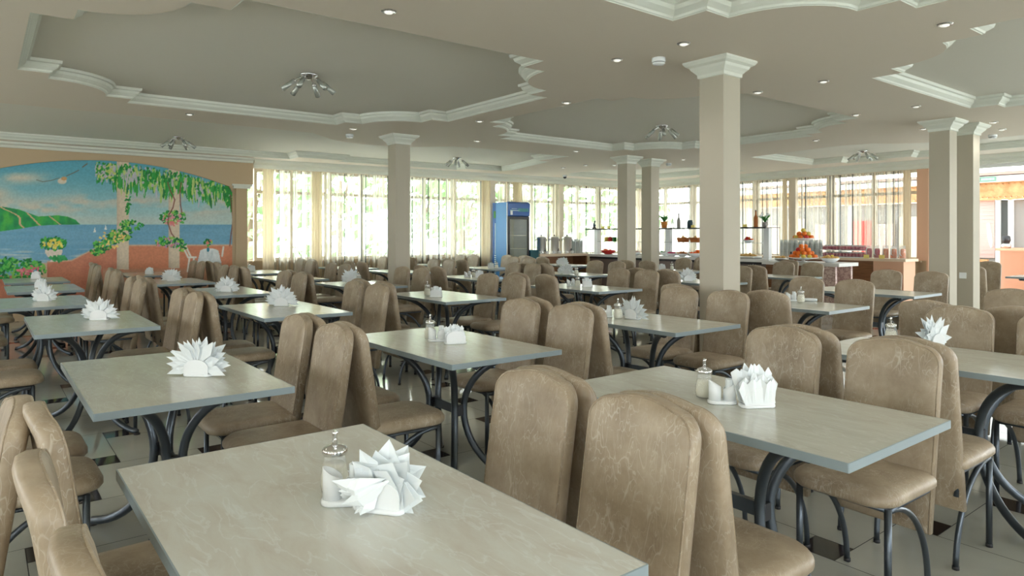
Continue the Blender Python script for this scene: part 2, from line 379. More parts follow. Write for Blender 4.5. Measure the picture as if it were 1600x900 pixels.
# the painting itself: a painted panel, colour given per point of a fine grid
def build_mural():
    NV,NH=440,270; v0,v1,h0,h1=VC-VH,VC+VH,.25,2.64
    vv=np.linspace(v0,v1,NV); hh=np.linspace(h0,h1,NH); V_,H_=np.meshgrid(vv,hh)
    # painter's working canvas units: x runs 0..363 along the wall, y 445..250 up it
    X=.61566*(U0)+.78801*V_; Z=-.78801*U0+.61566*V_
    x=800+1064.4*X/Z; y=367.5+1064.4*(1.361-H_)/Z
    rng=np.random.RandomState(5)
    def vnoise(sx,sy,seed):
        r=np.random.RandomState(seed); g=r.rand(64,64)
        fx=(x+200)/sx; fy=(y)/sy; ix=np.floor(fx).astype(int); iy=np.floor(fy).astype(int)
        tx=fx-ix; ty=fy-iy; tx=tx*tx*(3-2*tx); ty=ty*ty*(3-2*ty)
        g00=g[iy%64,ix%64]; g01=g[iy%64,(ix+1)%64]; g10=g[(iy+1)%64,ix%64]; g11=g[(iy+1)%64,(ix+1)%64]
        return (g00*(1-tx)+g01*tx)*(1-ty)+(g10*(1-tx)+g11*tx)*ty
    C=np.zeros(x.shape+(3,))
    def mixc(mask,c):
        c=np.array(c,float); m=np.clip(mask,0,1)[...,None]; C[:]=C*(1-m)+c*m
    def sm(a,b,t): 
        t=np.clip((t-a)/(b-a),0,1); return t*t*(3-2*t)
    # sky
    C[:]=np.array((92,168,190)); mixc(sm(255,350,y),(170,205,205))
    cl=.55*vnoise(60,14,1)+.3*vnoise(25,7,2)+.15*vnoise(9,4,3)
    band=np.exp(-((y-(320+6*np.sin(x/37)))/17)**2)
    mixc(np.clip((cl-.38)*4,0,1)*band*1.0,(205,200,186))
    mixc(np.exp(-((y-278)/9)**2-((x-30)/45)**2)*np.clip((cl-.25)*4,0,1),(208,202,184))
    mixc(np.exp(-((y-305)/14)**2-((x+5)/22)**2),(200,196,180))
    mixc(np.exp(-((y-345)/8)**2)*.6,(200,206,196))
    # sea
    sea=sm(350.5,351.5,y); mixc(sea,(118,172,200)); mixc(sea*np.clip(vnoise(40,5,4)-.3,0,1)*.6,(90,150,186))
    mixc(sea*sm(375,400,y)*np.clip((vnoise(30,2.2,6)-.62)*4,0,1)*.8,(190,205,205))
    # coast hills
    top=np.interp(x,[-80,0,30,60,90,105,118,126],[312,322,327,338,336,338,343,351])
    bot=np.interp(x,[-80,0,30,60,90,126],[372,362,358,353,351.5,351])
    hill=sm(0,.8,y-top)*sm(0,.8,bot-y)*(x<127)
    mixc(hill,(40,160,86)); mixc(hill*np.clip((vnoise(9,20,8)-.45)*3,0,1)*.7,(90,190,70)); mixc(hill*np.clip((vnoise(7,9,9)-.5)*3,0,1)*.6,(20,120,80))
    path=np.abs(((x-14)-(y-330)*1.1+6*np.sin(y/5)))<1.6
    path2=np.abs(((x-45)-(y-335)*1.0))<1.5; path3=np.abs(((x-80)-(y-340)*1.3))<1.3
    mixc(hill*(path|path2|path3),(214,180,140))
    def blob(cx,cy,rx,ry,c,a=1,rot=0):
        co,si=math.cos(rot),math.sin(rot); dx=x-cx; dy=y-cy
        q=((dx*co+dy*si)/rx)**2+((-dx*si+dy*co)/ry)**2
        mixc(np.clip((1.15-q)*4,0,1)*a,c)
    for bx,by in ((148,360),(165,356)): 
        mixc(((np.abs(x-bx)<(y-by+5)*.28)&(y>by-6)&(y<by+3)).astype(float),(232,236,230))
    # terrace wall
    terr=np.interp(x,[-80,60,74,112,145,185,200,363],[430,430,409,407,390,383,383.5,383])
    tm=sm(0,1,y-terr); mixc(tm,(204,132,104)); mixc(tm*np.clip((vnoise(16,12,11)-.4)*2,0,1)*.5,(182,108,86)); mixc(tm*(x>201)*.6,(216,138,100))
    mixc(tm*sm(417,424,y)*(x>160),(200,150,122)); mixc(np.exp(-((y-terr)/1.2)**2)*(x>74),(214,176,146))
    mixc((np.abs(x-68)<6)*sm(410,412,y)*1.0,(210,180,150))
    # columns
    for cx,w,yb in ((192,9.5,421),(272,8.5,419)):
        m=(np.abs(x-cx)<w)*(y<yb); mixc(m*1.0,(218,202,178)); mixc(m*sm(w*.3,w,(cx-x))*.35,(180,160,140))
    # white table and chair at the right
    blob(327,393,14,5,(226,232,232)); m=(y>391)&(y<411)&(np.abs(x-327)<14+(y-391)*.25); mixc(m*1.0,(222,228,228)); mixc(m*np.clip((vnoise(3,30,12)-.5)*3,0,1)*.6,(190,204,206))
    for (x0,y0,x1,y1) in ((286,386,294,402),(290,384,298,401),(294,402,306,402),(296,403,293,424),(303,403,301,420),(349,386,347,400)):
        t=np.clip(((x-x0)*(x1-x0)+(y-y0)*(y1-y0))/((x1-x0)**2+(y1-y0)**2),0,1); d=np.hypot(x-x0-t*(x1-x0),y-y0-t*(y1-y0)); mixc(np.clip(1.9-d,0,1),(228,226,216))
    blob(325,390,2.2,3.5,(40,130,150))
    # urn with yellow flowers
    m=(y>390)&(y<404)&(np.abs(x-84)<14*np.sqrt(np.clip(1-((y-390)/14.5)**2,0,1))); mixc(m*1.0,(226,214,200)); m=(y>402)&(y<409)&(np.abs(x-84)<2.5+np.abs(y-403)*.6); mixc(m*1.0,(226,214,200))
    def leaves(cx,cy,rx,ry,n,cols,r=(1.5,3.2)):
        for _ in range(n):
            a=rng.rand()*2*PI; q=math.sqrt(rng.rand()); c=cols[rng.randint(len(cols))]; rr=r[0]+rng.rand()*(r[1]-r[0])
            blob(cx+rx*q*math.cos(a),cy+ry*q*math.sin(a),rr*1.3,rr*.7,c,.95,rng.rand()*PI)
    G1=[(20,130,50),(40,160,70),(20,110,60),(90,190,80)]
    leaves(83,381,20,10,90,G1); leaves(92,404,14,4,25,[(60,170,100),(40,150,80)])
    leaves(83,381,15,7,26,[(236,226,110),(226,220,130),(240,210,80)],(1.8,3))
    leaves(20,420,52,16,230,G1+[(130,200,90)],(1.8,3.6)); leaves(-50,415,40,16,120,G1,(1.8,3.6)); leaves(45,424,18,9,18,[(226,110,130),(236,140,150)],(1.8,3))
    for cx,cy,rx,ry,n in ((160,385,14,10,80),(178,372,12,9,80),(205,352,20,7,60),(190,366,18,10,70),(150,394,10,6,30),(270,340,20,11,110),(265,378,22,8,90),(283,384,8,8,30),(325,379,6,5,20)):
        leaves(cx,cy,rx,ry,n,G1+[(150,205,90)],(1.3,2.6))
    leaves(175,375,22,14,30,[(244,222,130),(240,200,120)],(1.4,2.3)); leaves(270,343,17,9,26,[(226,130,130),(220,150,160)],(1.4,2.4)); leaves(262,380,18,7,18,[(222,140,150),(190,150,190)],(1.4,2.4)); leaves(325,378,5,4,6,[(226,130,120)],(1.2,2))
    # wisteria hanging from the arch
    for _ in range(950):
        cx=150+rng.rand()*214; ytop=np.interp(cx,[150,208,283,358,364],[252,256,268,287,300]); L_=(rng.rand()**2.0)*(36 if cx>175 else 20)+4
        if cx<168: L_*=.9
        c=[(20,140,40),(40,160,60),(16,120,60),(170,206,110),(196,214,130),(196,192,204),(60,170,80)][rng.randint(7)]
        yy=ytop+rng.rand()*(26 if cx<330 else 18)
        blob(cx,yy+L_*.4,.9+rng.rand()*1.3,max(1.8,L_*.34),c,.9,(rng.rand()-.5)*.35)
    leaves(165,268,14,12,60,[(200,214,120),(40,150,60),(196,190,200)],(1.5,2.8)); leaves(200,318,4,18,26,G1,(1.3,2.4)); leaves(357,305,5,18,40,[(20,130,50),(30,150,50)],(1.6,3))
    # vine stems
    for pl in (((262,285),(266,298),(273,312),(270,325),(264,335),(262,348),(268,365),(272,370)),((283,285),(281,300),(282,320),(284,332)),((360,305),(362,325),(364,345),(361,365),(359,384))):
        for (x0,y0),(x1,y1) in zip(pl,pl[1:]):
            t=np.clip(((x-x0)*(x1-x0)+(y-y0)*(y1-y0))/((x1-x0)**2+(y1-y0)**2),0,1); d=np.hypot(x-x0-t*(x1-x0),y-y0-t*(y1-y0)); mixc(np.clip(1.3-d,0,1),(130,70,60))
    # gull
    for pl,w in ((((57,281),(67,284),(80,282),(93,278)),1.0),(((104,275),(115,270),(123,266)),1.2),(((129,261),(136,256)),1.6)):
        for (x0,y0),(x1,y1) in zip(pl,pl[1:]):
            t=np.clip(((x-x0)*(x1-x0)+(y-y0)*(y1-y0))/((x1-x0)**2+(y1-y0)**2),0,1); d=np.hypot(x-x0-t*(x1-x0),y-y0-t*(y1-y0)); mixc(np.clip(w*.7+.3-d,0,1),(110,104,90))
    blob(97,283,7,4.5,(226,212,190)); blob(100,279,4.5,3,(206,160,110))
    C[:]=C*(.96+.08*vnoise(2,2,20)[...,None])
    lin=np.where(C/255<=.04045,C/255/12.92,((np.clip(C,0,255)/255+.055)/1.055)**2.4)
    me=bpy.data.meshes.new('wall_painting'); N=NV*NH
    co=np.stack([np.full(N,U0+.004),V_.ravel(),H_.ravel()],1)
    idx=np.arange(N).reshape(NH,NV); q=np.stack([idx[:-1,:-1],idx[:-1,1:],idx[1:,1:],idx[1:,:-1]],-1).reshape(-1,4)
    me.vertices.add(N); me.vertices.foreach_set('co',co.ravel()); me.loops.add(q.size); me.loops.foreach_set('vertex_index',q.ravel())
    me.polygons.add(len(q)); me.polygons.foreach_set('loop_start',np.arange(len(q))*4); me.polygons.foreach_set('loop_total',np.full(len(q),4)); me.update(calc_edges=True)
    at=me.color_attributes.new('paint','FLOAT_COLOR','POINT'); rgba=np.ones((N,4)); rgba[:,:3]=lin.reshape(-1,3); at.data.foreach_set('color',rgba.ravel())
    m=mat('mural_paint',(1,1,1),.6); n_,l_,b=nodes(m); a=n_.new('ShaderNodeAttribute'); a.attribute_name='paint'; l_.new(a.outputs['Color'],b.inputs['Base Color'])
    me.materials.append(m)
    o=put('mural',me); tag(o,'painted seaside mural of sea, cliffs and wisteria columns under a shallow arch','mural')
build_mural()

# back and side walls behind the camera, with wide window openings
def open_wall(name,axis,pos,a0,a1,thick,bays,sill=.7,head=2.42,wn=1,pier=.72):
    w=MB()
    def bx(p0,p1,z0,z1,t0=0,t1=thick):
        if axis=='v': w.box2((p0,pos+t0,z0),(p1,pos+t1,z1))
        else: w.box2((pos+t0,p0,z0),(pos+t1,p1,z1))
    bx(a0,a1,0,sill); bx(a0,a1,head,CH+.2)
    L_=(a1-a0)/bays
    for i in range(bays+1):
        bx(max(a0,a0+L_*i-pier),min(a1,a0+L_*i+pier),sill,head)
    struct(w.build(name,M['wall']))
open_wall('wall_back','u',UR,VL-.2,W2+.2,.2,7)
open_wall('wall_front','v',VL-.2,-13.5,UR,.2,6)

# ------------------------------------------------------------------ window walls
def frame_matrix(a,b):
    d=Vector((b[0]-a[0],b[1]-a[1],0)); L_=d.length; d.normalize(); nrm=Vector((-d.y,d.x,0))
    return Matrix(((d.x,nrm.x,0,a[0]),(d.y,nrm.y,0,a[1]),(0,0,1,0),(0,0,0,1))),L_
M1,L1=frame_matrix(W1A,W1B)      # x along wall, +y to the outside
M2,L2=frame_matrix((-12.75,W2),(-5.55,W2))
SILL,HEAD=.865,2.65
winno=[0]
def window(Mx,x0,x1,z0,z1,m,label_mid=True,transom=2.2,muls=1):
    winno[0]+=1
    w=MB(); w.M=Mx; t=.06
    w.box2((x0,-.0,z0),(x0+t,.08,z1)); w.box2((x1-t,0,z0),(x1,.08,z1)); w.box2((x0+t,0,z0),(x1-t,.08,z0+t)); w.box2((x0+t,0,z1-t),(x1-t,.08,z1))
    for k in range(muls):
        xm=x0+(x1-x0)*(k+1)/(muls+1); w.box2((xm-.03,.005,z0+t),(xm+.03,.075,z1-t))
    if transom: w.box2((x0+t,.01,transom-.03),(x1-t,.07,transom+.03))
    f=struct(w.build('window_%d'%winno[0],m))
    g=MB(); g.M=Mx; g.box2((x0+t,.035,z0+t),(x1-t,.041,z1-t)); g.build('pane',M['pane'],f)
def winwall(name,Mx,L_,n,side=1):
    w=MB(); w.M=Mx
    w.box2((-.1,-.02,0),(L_+.1,.2,SILL)); w.box2((-.1,-.02,HEAD),(L_+.1,.2,CH+.2))
    w.box2((-.02,-.08,SILL-.03),(L_+.02,.0,SILL))
    struct(w.build(name,M['wall']))
    for i in range(n): window(Mx,L_*i/n+.02,L_*(i+1)/n-.02,SILL,HEAD,M['frame'])
winwall('wall_right',M1,L1,7)
winwall('wall_far',M2,L2,4)
# slim posts between the window groups and cornice above
t=MB(); t.M=M1
for x in (2.95,5.43,7.5): t.box2((x-.07,-.1,0),(x+.07,.02,HEAD))
t.M=M2
for x in (.0,4.58,): t.box2((x-.08,-.1,0),(x+.08,.02,HEAD))
struct(t.build('trim_22',M['frame']))
t=MB()
for Mx,L_,e in ((M1,L1,0),(M2,L2+9,0)):
    t.M=Mx; t.loft([[(x,-y,CH-z) for y,z in ((.02,.17),(.06,.165),(.06,.1),(.12,.06),(.13,0),(.02,0))] for x in (0,L_)],0,False,True)
struct(t.build('trim_23',M['trim']))
# right of the far window wall: pillar, open doorway and plain glazing to the terrace
w=MB(); w.box2((-5.62,W2-.02,0),(-5.42,W2+.22,CH)); w.box2((-5.6,W2,HEAD+.02),(UR+.2,W2+.2,CH+.2)); struct(w.build('wall_far_pillar',M['salmon']))
w=MB()
for u in (-5.40,-.9,1.6,):
    w.box2((u,W2+.02,0),(u+.14,W2+.14,HEAD+.02))
w.box2((-5.4,W2+.03,HEAD-.06),(UR,W2+.13,HEAD+.02))
d=struct(w.build('door_1',M['wframe']))
g=MB(); g.box2((-.76,W2+.07,.05),(1.6,W2+.075,HEAD-.06)); g.build('pane',M['pane'],d)

# curtains
def curtain(name,Mx,x0,x1,off,m,label,amp=.03,wl=.13,z0=.03,z1=2.63,seed=0,dens=1.0):
    r=random.Random(seed); n=max(8,int((x1-x0)/.016)); vs=[];al=[];fs=[]
    for i in range(n+1):
        x=x0+(x1-x0)*i/n; ph=2*PI*x/wl+1.7*math.sin(x*2.3+seed)
        y=-off+amp*math.sin(ph)+.3*amp*math.sin(ph*2.3+seed); 
        y2=-off+amp*1.25*math.sin(ph+.25)
        a=Mx@Vector((x,y2,z0)); b=Mx@Vector((x,y,z1)); vs+=[tuple(a),tuple(b)]; al+=[x*dens+seed*13.1]*2
    for i in range(n): fs.append((2*i,2*i+2,2*i+3,2*i+1))
    me=bpy.data.meshes.new(name); me.from_pydata(vs,[],fs); me.materials.append(m)
    at=me.attributes.new('along','FLOAT','POINT'); at.data.foreach_set('value',al)
    me.polygons.foreach_set('use_smooth',[True]*len(fs)); me.update()
    o=put(name,me); return tag(o,label,'curtain','window curtains' if 'sheer' in name else 'gathered drapes')
curtain('sheer_curtain',M1,.28,2.85,.13,M['sheer'],'sheer striped curtain beside the seaside mural, left of the slim left column',seed=1)
curtain('sheer_curtain',M1,3.05,5.1,.13,M['sheer'],'sheer striped curtain between slim left column and blue drinks fridge',seed=2)
curtain('sheer_curtain',M1,5.55,7.4,.13,M['sheer'],'sheer striped curtain above and right of the blue drinks fridge',seed=4)
curtain('sheer_curtain',M1,7.6,10.1,.13,M['sheer'],'sheer striped curtain behind the three steel urns, at window corner',seed=5)
curtain('sheer_curtain',M2,.15,3.0,.13,M['sheer'],'sheer striped curtain behind the twin middle columns and food shelves',seed=6)
curtain('sheer_curtain',M2,3.05,4.42,.13,M['sheer'],'sheer striped curtain between big front column and fruit stand',seed=7)
curtain('sheer_curtain',M2,4.72,6.95,.13,M['sheer'],'sheer striped curtain above the counter of red juice glasses',seed=8)
for Mx,x0,x1,lab,sd in ((M1,.12,.34,'gathered cream drape at window edge next to the mural pilaster',11),(M1,1.08,1.28,'narrow gathered drape between mural and the slim left column',17),(M1,5.05,5.3,'gathered cream drape just left of the blue drinks fridge',12),(M1,5.93,6.2,'gathered cream drape hanging behind the top of the blue fridge',13),(M2,4.42,4.52,'narrow tan drape left of the fruit stand',15),(M2,6.95,7.1,'gathered cream drape at the salmon door pillar',16)):
    curtain('gathered_drape',Mx,x0,x1,.2,M['drape'],lab,amp=.022,wl=.06,seed=sd)

# ------------------------------------------------------------------ columns
def column(u,v,label,s=.235):
    t=thing('square_column',label,'column',(u,v,0),0,'square columns')
    h=s/2; b=MB(); b.box2((-h,-h,0),(h,h,CH-.11)); 
    b.build('shaft',M['col'],t)
    c=MB(); rings=[]
    for d,z in ((.004,-.14),(.012,-.135),(.014,-.11),(.03,-.09),(.05,-.07),(.06,-.05),(.085,-.035),(.1,-.015),(.1,0)):
        q=h+d; rings.append([(-q,-q,CH+z),(q,-q,CH+z),(q,q,CH+z),(-q,q,CH+z)])
    c.loft(rings,0,False,True); c.build('capital',M['trim'],t)
    return t
column(-3.45,4.92,'large square cream column standing nearest, right of centre')
column(-8.9,4.85,'single slim square column before the left window wall')
column(-8.68,9.49,'left one of the twin columns in the middle distance')
column(-8.75,10.24,'right one of the twin columns in the middle distance')
c5=column(-3.47,9.7,'left, wider looking one of the twin columns at right')
c6=column(-3.42,10.34,'right one of the twin columns at right, with wall socket')
s=MB(); s.box2((-.04,-.13,.79),(.04,-.115,.87)); s.build('wall_socket',M['white'],c6)

# ------------------------------------------------------------------ chair (faces +y, origin on the floor under the seat)
def lean(z): return -.185-(z-.46)*.15
def make_chair():
    t=thing('dining_chair','tan chair','chair')
    # seat cushion
    out=rrect(.39,.43,[.10,.10,.05,.05],6,0,.015)
    s=MB(); rings=[]
    for d,z in ((.03,.405),(.008,.408),(0,.418),(0,.436),(.006,.447),(.02,.456),(.05,.461),(.1,.463)):
        rings.append([(x*(1-d*5),.015+(y-.015)*(1-d*4.6),z+(.004 if z>.455 else 0)) for x,y in out])
    s.loft(rings); s.build('seat',M['leather'],t)
    # tall upholstered back with rounded top, covering down behind the seat
    def outline(dz):
        w=.180-dz; pts=[(-w+.0,.235+dz),(w,.235+dz)]
        for i in range(0,13):
            a=PI/2*i/12; e=.62
            pts.append((w-.075+.075*math.cos(a)**1 , .860-dz+.066*math.sin(a)))
        for i in range(1,12):
            q=i/12; xx=(w-.075)*(1-2*q); pts.append((xx,.926-dz+.016*(1-(2*q-1)**2)))
        for i in range(0,13):
            a=PI/2+PI/2*i/12; pts.append((-w+.075+.075*math.cos(a),.860-dz+.066*math.sin(a)))
        return pts
    b=MB(); rings=[]
    for d,y in ((.02,-.026),(.004,-.02),(0,-.01),(0,.012),(.003,.02),(.009,.024),(.022,.029),(.05,.034),(.1,.037)):
        rr=[]
        for x,z in outline(d):
            bow=.018*(1-(x/.18)**2)           # gently curved across
            rr.append((x,lean(z)+y-bow+.0,z))
        rings.append(rr)
    b.loft(rings[::-1],sm=True); bk=b.build('backrest',M['leather'],t)
    p=MB(); pts=[(x,lean(z)+.0205-.018*(1-(x/.18)**2),z) for x,z in outline(.004)]
    p.tube(pts[1:]+[pts[0]],.003,6,caps=True); p.build('piping',M['leather'],bk)
    # two front legs, two arched rear legs, rails
    for sx in (-1,1):
        l=MB(); l.tube([(sx*.165,.165,.40),(sx*.165,.165,.012)],.0125,12); l.M=None
        lo=l.build('leg',M['tube'],t); c=MB(); c.lathe([(.0135,0),(.0135,.014)],12,(sx*.165,.165,0)); c.build('foot_cap',M['rubber'],lo)
        l=MB(); pts=[(sx*.165,.155,.392)]
        for i in range(1,15):
            a=PI/2*i/14; pts.append((sx*(.165-.01*i/14),.155-.335*math.sin(a)**1.0*1.0 if False else .155-.335*math.sin(a), .392-.38*(1-math.cos(a))))
        l.tube(pts,.0115,12); lo=l.build('leg',M['tube'],t)
        c=MB(); c.lathe([(.0135,0),(.0135,.014)],12,(sx*.155,-.18,0)); c.build('foot_cap',M['rubber'],lo)
    r=MB()
    for sx in (-1,1): r.tube([(sx*.165,.165,.395),(sx*.165,-.175,.395),(sx*.16,-.19,.30)],.010,10)
    r.tube([(-.165,.165,.395),(.165,.165,.395)],.010,10); r.tube([(-.16,-.165,.395),(.16,-.165,.395)],.010,10)
    r.tube([(-.162,-.155,.285),(.162,-.155,.285)],.009,10)
    r.build('seat_frame',M['tube'],t)
    return t
CHAIR=Pool(make_chair())

# ------------------------------------------------------------------ table (long side along x, origin on the floor)
def make_table(mm):
    t=thing('dining_table','table','table')
    s=MB(); W_,D_=1.2,.70
    s.box((0,0,.737),(W_-.006,D_-.006,.026),0)
    top=s.build('tabletop',[M[mm]],t)
    e=MB(); o=rrect(W_,D_,.004,2); i_=inset(o,.0031); 
    e.loft([[(x,y,.7235) for x,y in i_],[(x,y,.7235) for x,y in o],[(x,y,.7495) for x,y in o],[(x,y,.7505) for x,y in i_]],0,False,False)
    e.build('edge_band',M['edge'],top)
    for sx in (-1,1):
        for sy in (-1,1):
            l=MB(); pts=[]
            for k in range(0,13):
                a=PI/2*k/12     # 0 at top end, vertical at waist
                f=1-math.sin(a)
                r=(1-math.sin(a)); h=.712-(1-math.cos(a))*.32
                pts.append((sx*(.135+.31*r),sy*(.030+.24*r),h))
            for k in range(1,13):
                a=PI/2*k/12; r=1-math.cos(a*.93)
                pts.append((sx*(.135+.33*r),sy*(.030+.23*r),.392-.372*math.sin(a*.93)/math.sin(PI/2*.93)))
            l.tube(pts,.019,12); lo=l.build('leg',M['tube'],t)
            c=MB(); c.lathe([(.02,0),(.02,.012)],10,(pts[-1][0],pts[-1][1],0)); c.build('foot_cap',M['rubber'],lo)
    b=MB(); b.box((0,0,.39),(.27,.022,.05)); b.build('stretcher',M['tube'],t)
    for sx in (-1,1):
        b=MB(); b.box((sx*.135,0,.39),(.03,.055,.06)); b.build('clamp',M['black'],t)
    b=MB()
    for sx in (-1,1): b.box((sx*.43,0,.7165),(.04,.56,.012))
    b.box((0,0,.716),(.86,.03,.012)); b.build('top_bracket',M['black'],t)
    return t
TAB={'m':Pool(make_table('marble')),'p':Pool(make_table('marble2'))}

ROW={'A':'leftmost table row','B':'second row from left','C':'third row from left','D':'fourth row from left','E':'fifth row from left','F':'sixth row','P':'terrace-side corner'}
ORD=['nearest','second','third','fourth','fifth','sixth','seventh']
# key: row letter + place in the row counted from the camera; u, v, laminate
TABLES={
'A1':(-1.44,.63,'m'),'A2':(-3.31,.655,'p'),'A3':(-5.67,.61,'p'),'A4':(-7.62,.47,'p'),'A5':(-9.58,.58,'p'),'A6':(-11.35,.6,'p'),
'B1':(-1.48,2.18,'p'),'B2':(-3.30,2.10,'p'),'B3':(-5.65,1.99,'p'),'B4':(-7.82,2.12,'p'),'B5':(-9.92,2.06,'p'),'B6':(-12.05,2.08,'p'),
'C1':(-1.34,3.83,'p'),'C2':(-3.32,3.77,'p'),'C3':(-5.87,3.70,'p'),'C4':(-7.88,3.74,'p'),'C5':(-9.68,3.5,'p'),'C6':(-11.55,3.72,'p'),
'D1':(-1.53,5.63,'p'),'D2':(-3.33,5.70,'p'),'D3':(-5.80,5.60,'p'),'D4':(-8.10,5.68,'p'),'D5':(-10.3,5.6,'p'),'D6':(-12.0,5.45,'p'),
'E1':(-3.48,7.68,'p'),'E2':(-5.68,7.5,'p'),'E3':(-7.92,7.42,'p'),'E4':(-10.25,7.5,'p'),'E5':(-12.1,7.5,'p'),
'F1':(-5.68,9.4,'p'),'F2':(-7.72,9.5,'p'),'F3':(-10.4,9.5,'p'),
'P1':(-2.85,12.3,'p'),
}
def tname(k,short=False):
    o=ORD[int(k[1])-1]
    return {'P1':'table in the terrace-side corner'}.get(k, '%s table of %s'%(o,ROW[k[0]].replace('leftmost table row','leftmost row')))
for k,(u,v,m) in TABLES.items():
    lab={'A1':'large veined beige marble-look table in the left foreground, topped with messy napkins','B1':'plain greige table at right foreground carrying pourer, white caddy and crumpled napkins'}.get(k,'greige laminate table on curved grey tubes, %s'%tname(k).replace('table ',''))
    TAB[m].put((u,v,0),0,lab,'dining tables')

# chairs: (u, v of the seat centre, facing +1 = towards +v, label)
def chair(u,v,face,label,rot=0):
    CHAIR.put((u,v,0),(0 if face>0 else PI)+rot,label,'tan dining chairs')
rj=random.Random(3)
NO_MINUS={'P1','A1','D2','E1'}; NO_PLUS={'P1','E1','D1','F3'}
NEXT={'A':'B','B':'C','C':'D','D':'E','E':'F'}; PREV={v:k for k,v in NEXT.items()}
def side_chairs(k):
    u,v,_=TABLES[k]
    vp=v+.50; vm=v-.52; d0=-.18 if k=='A1' else -.24
    if k[0]=='D': vp=v+.62
    kn=NEXT.get(k[0],'-')+k[1]; kp=PREV.get(k[0],'-')+k[1]
    if k[0] in 'ABC' and kn in TABLES: vp=min(vp,(v+TABLES[kn][1])/2-.285)
    if k[0] in 'BCD' and kp in TABLES: vm=max(vm,(v+TABLES[kp][1])/2+.285)
    if k not in NO_PLUS:
        for q,du in ((0,d0),(1,.24)):
            chair(u+du+(.04 if k=='C1' else 0)+rj.uniform(-.015,.015),vp-rj.uniform(0,.012),-1,'tan chair right of %s, %s one'%(tname(k),('farther','nearer')[q]),rj.uniform(-.03,.03))
    if k not in NO_MINUS:
        for q,du in ((0,-.24),(1,.24)):
            chair(u+du+(.07 if k=='B1' else -.12 if k=='C1' else -.04)+rj.uniform(-.015,.015),vm+rj.uniform(0,.012),1,'tan chair left of %s, %s one'%(tname(k),('farther','nearer')[q]),rj.uniform(-.03,.03))
for k in TABLES: side_chairs(k)
# around the foreground table, left edge of the picture
chair(-2.07,.38,1,'tan chair at left edge, farthest of three tucked under the foreground table',.03)
chair(-1.57,.345,1,'tan chair at left edge, middle of three tucked under the foreground table',-.02)
chair(-1.10,.37,1,'tan chair in bottom left corner, nearest of three under the foreground table',.02)
chair(-2.17,-.185,-1,'pale lit chair back at left edge, standing back to back behind the foreground trio')
# irregular ones
chair(-2.93,5.03,1,'tan chair just right of the big front column, facing away',.02)
chair(-3.78,5.03,1,'tan chair just left of the big front column, facing away')
chair(-1.30,6.13,-1,'tan chair right of the twin right columns, nearer of its pair'); chair(-1.8,6.13,-1,'tan chair below the twin right columns, farther of its pair')
chair(-3.74,8.48,-1,'tan chair left of the twin right columns at the fourth-row end table'); chair(-3.24,8.48,-1,'tan chair standing right in front of the twin right columns')
chair(-11.62,8.70,-1,'light tan chair in front of the blue fridge, left one'); chair(-11.17,8.80,-1,'light tan chair in front of the blue fridge, right one')
chair(-8.45,11.0,1,'light tan chair close before the food island, left of the big column',PI/2+.2)
chair(-6.35,10.8,-1,'narrow looking light tan chair below the fruit stand, left one'); 
chair(-3.55,11.15,1,'tan chair right of the twin right columns, back to the room, front one'); chair(-3.95,12.65,-1,'tan chair directly behind another, right of the twin columns'); chair(-3.2,12.9,-1,'tan chair at the right edge behind the corner table with the black pot')

# ------------------------------------------------------------------ table-top things
def make_pourer():
    t=thing('sugar_pourer','glass sugar pourer','sugar pourer')
    g=MB(); g.lathe([(.026,.0),(.032,.003),(.036,.02),(.036,.045),(.031,.07),(.026,.085),(.0255,.100)],20); g.build('jar',M['glassy'],t)
    s=MB(); s.lathe([(.024,.004),(.031,.008),(.033,.025),(.032,.045),(.028,.066),(.024,.075)],16); s.build('sugar',M['sugar'],t)
    l=MB(); l.lathe([(.029,.098),(.031,.101),(.031,.110),(.028,.114),(.020,.119),(.009,.122)],20); lid=l.build('lid',M['chrome'],t)
    p=MB(); p.tube([(0,0,.118),(0,0,.150),(.003,0,.157)],.0065,10); p.build('spout',M['chrome'],lid)
    return t
def make_caddy():
    t=thing('toothpick_caddy','white caddy','condiment caddy')
    b=MB(); o=rrect(.105,.056,.027,6); b.loft([[(x,y,0) for x,y in inset(o,.003)],[(x,y,.002) for x,y in o],[(x,y,.011) for x,y in o],[(x,y,.013) for x,y in inset(o,.004)]]); b.build('tray',M['white'],t)
    for cx,h in ((-.026,.072),(.026,.066)):
        c=MB(); n=18; r=.0225
        def ring(rr,z,sl): return [(cx+rr*math.cos(2*PI*j/n),rr*math.sin(2*PI*j/n),z+sl*math.cos(2*PI*j/n)*(-1 if cx<0 else 1)) for j in range(n)]
        c.loft([ring(r,.012,0),ring(r,h,.012),ring(r-.003,h,.012),ring(r-.003,.02,0)],caps=True); c.build('cup',M['white'],t)
    p=MB()
    for k in range(9): a=k*.7; p.box((.026+.012*math.cos(a),.012*math.sin(a),.062),(.004,.011,.055),0,a)
    p.build('toothpick_sachets',M['paper'],t)
    return t
def make_holder():
    t=thing('napkin_holder','white napkin holder','napkin holder')
    b=MB(); o=rrect(.115,.055,.02,5); b.loft([[(x,y,0) for x,y in inset(o,.002)],[(x,y,.003) for x,y in o],[(x,y,.009) for x,y in o],[(x,y,.011) for x,y in inset(o,.004)]]); b.build('base',M['white'],t)
    for sy in (-1,1):
        p=MB(); pts=[(-.05,.01),(.05,.01)]+[(.05*math.cos(a),.035+.032*math.sin(a)) for a in [PI*i/14 for i in range(15)]]
        y0=sy*.022; p.loft([[(x,y0-.0018,z) for x,z in pts],[(x,y0+.0018,z) for x,z in pts]],0,False); p.build('side_plate',M['white'],t)
    return t
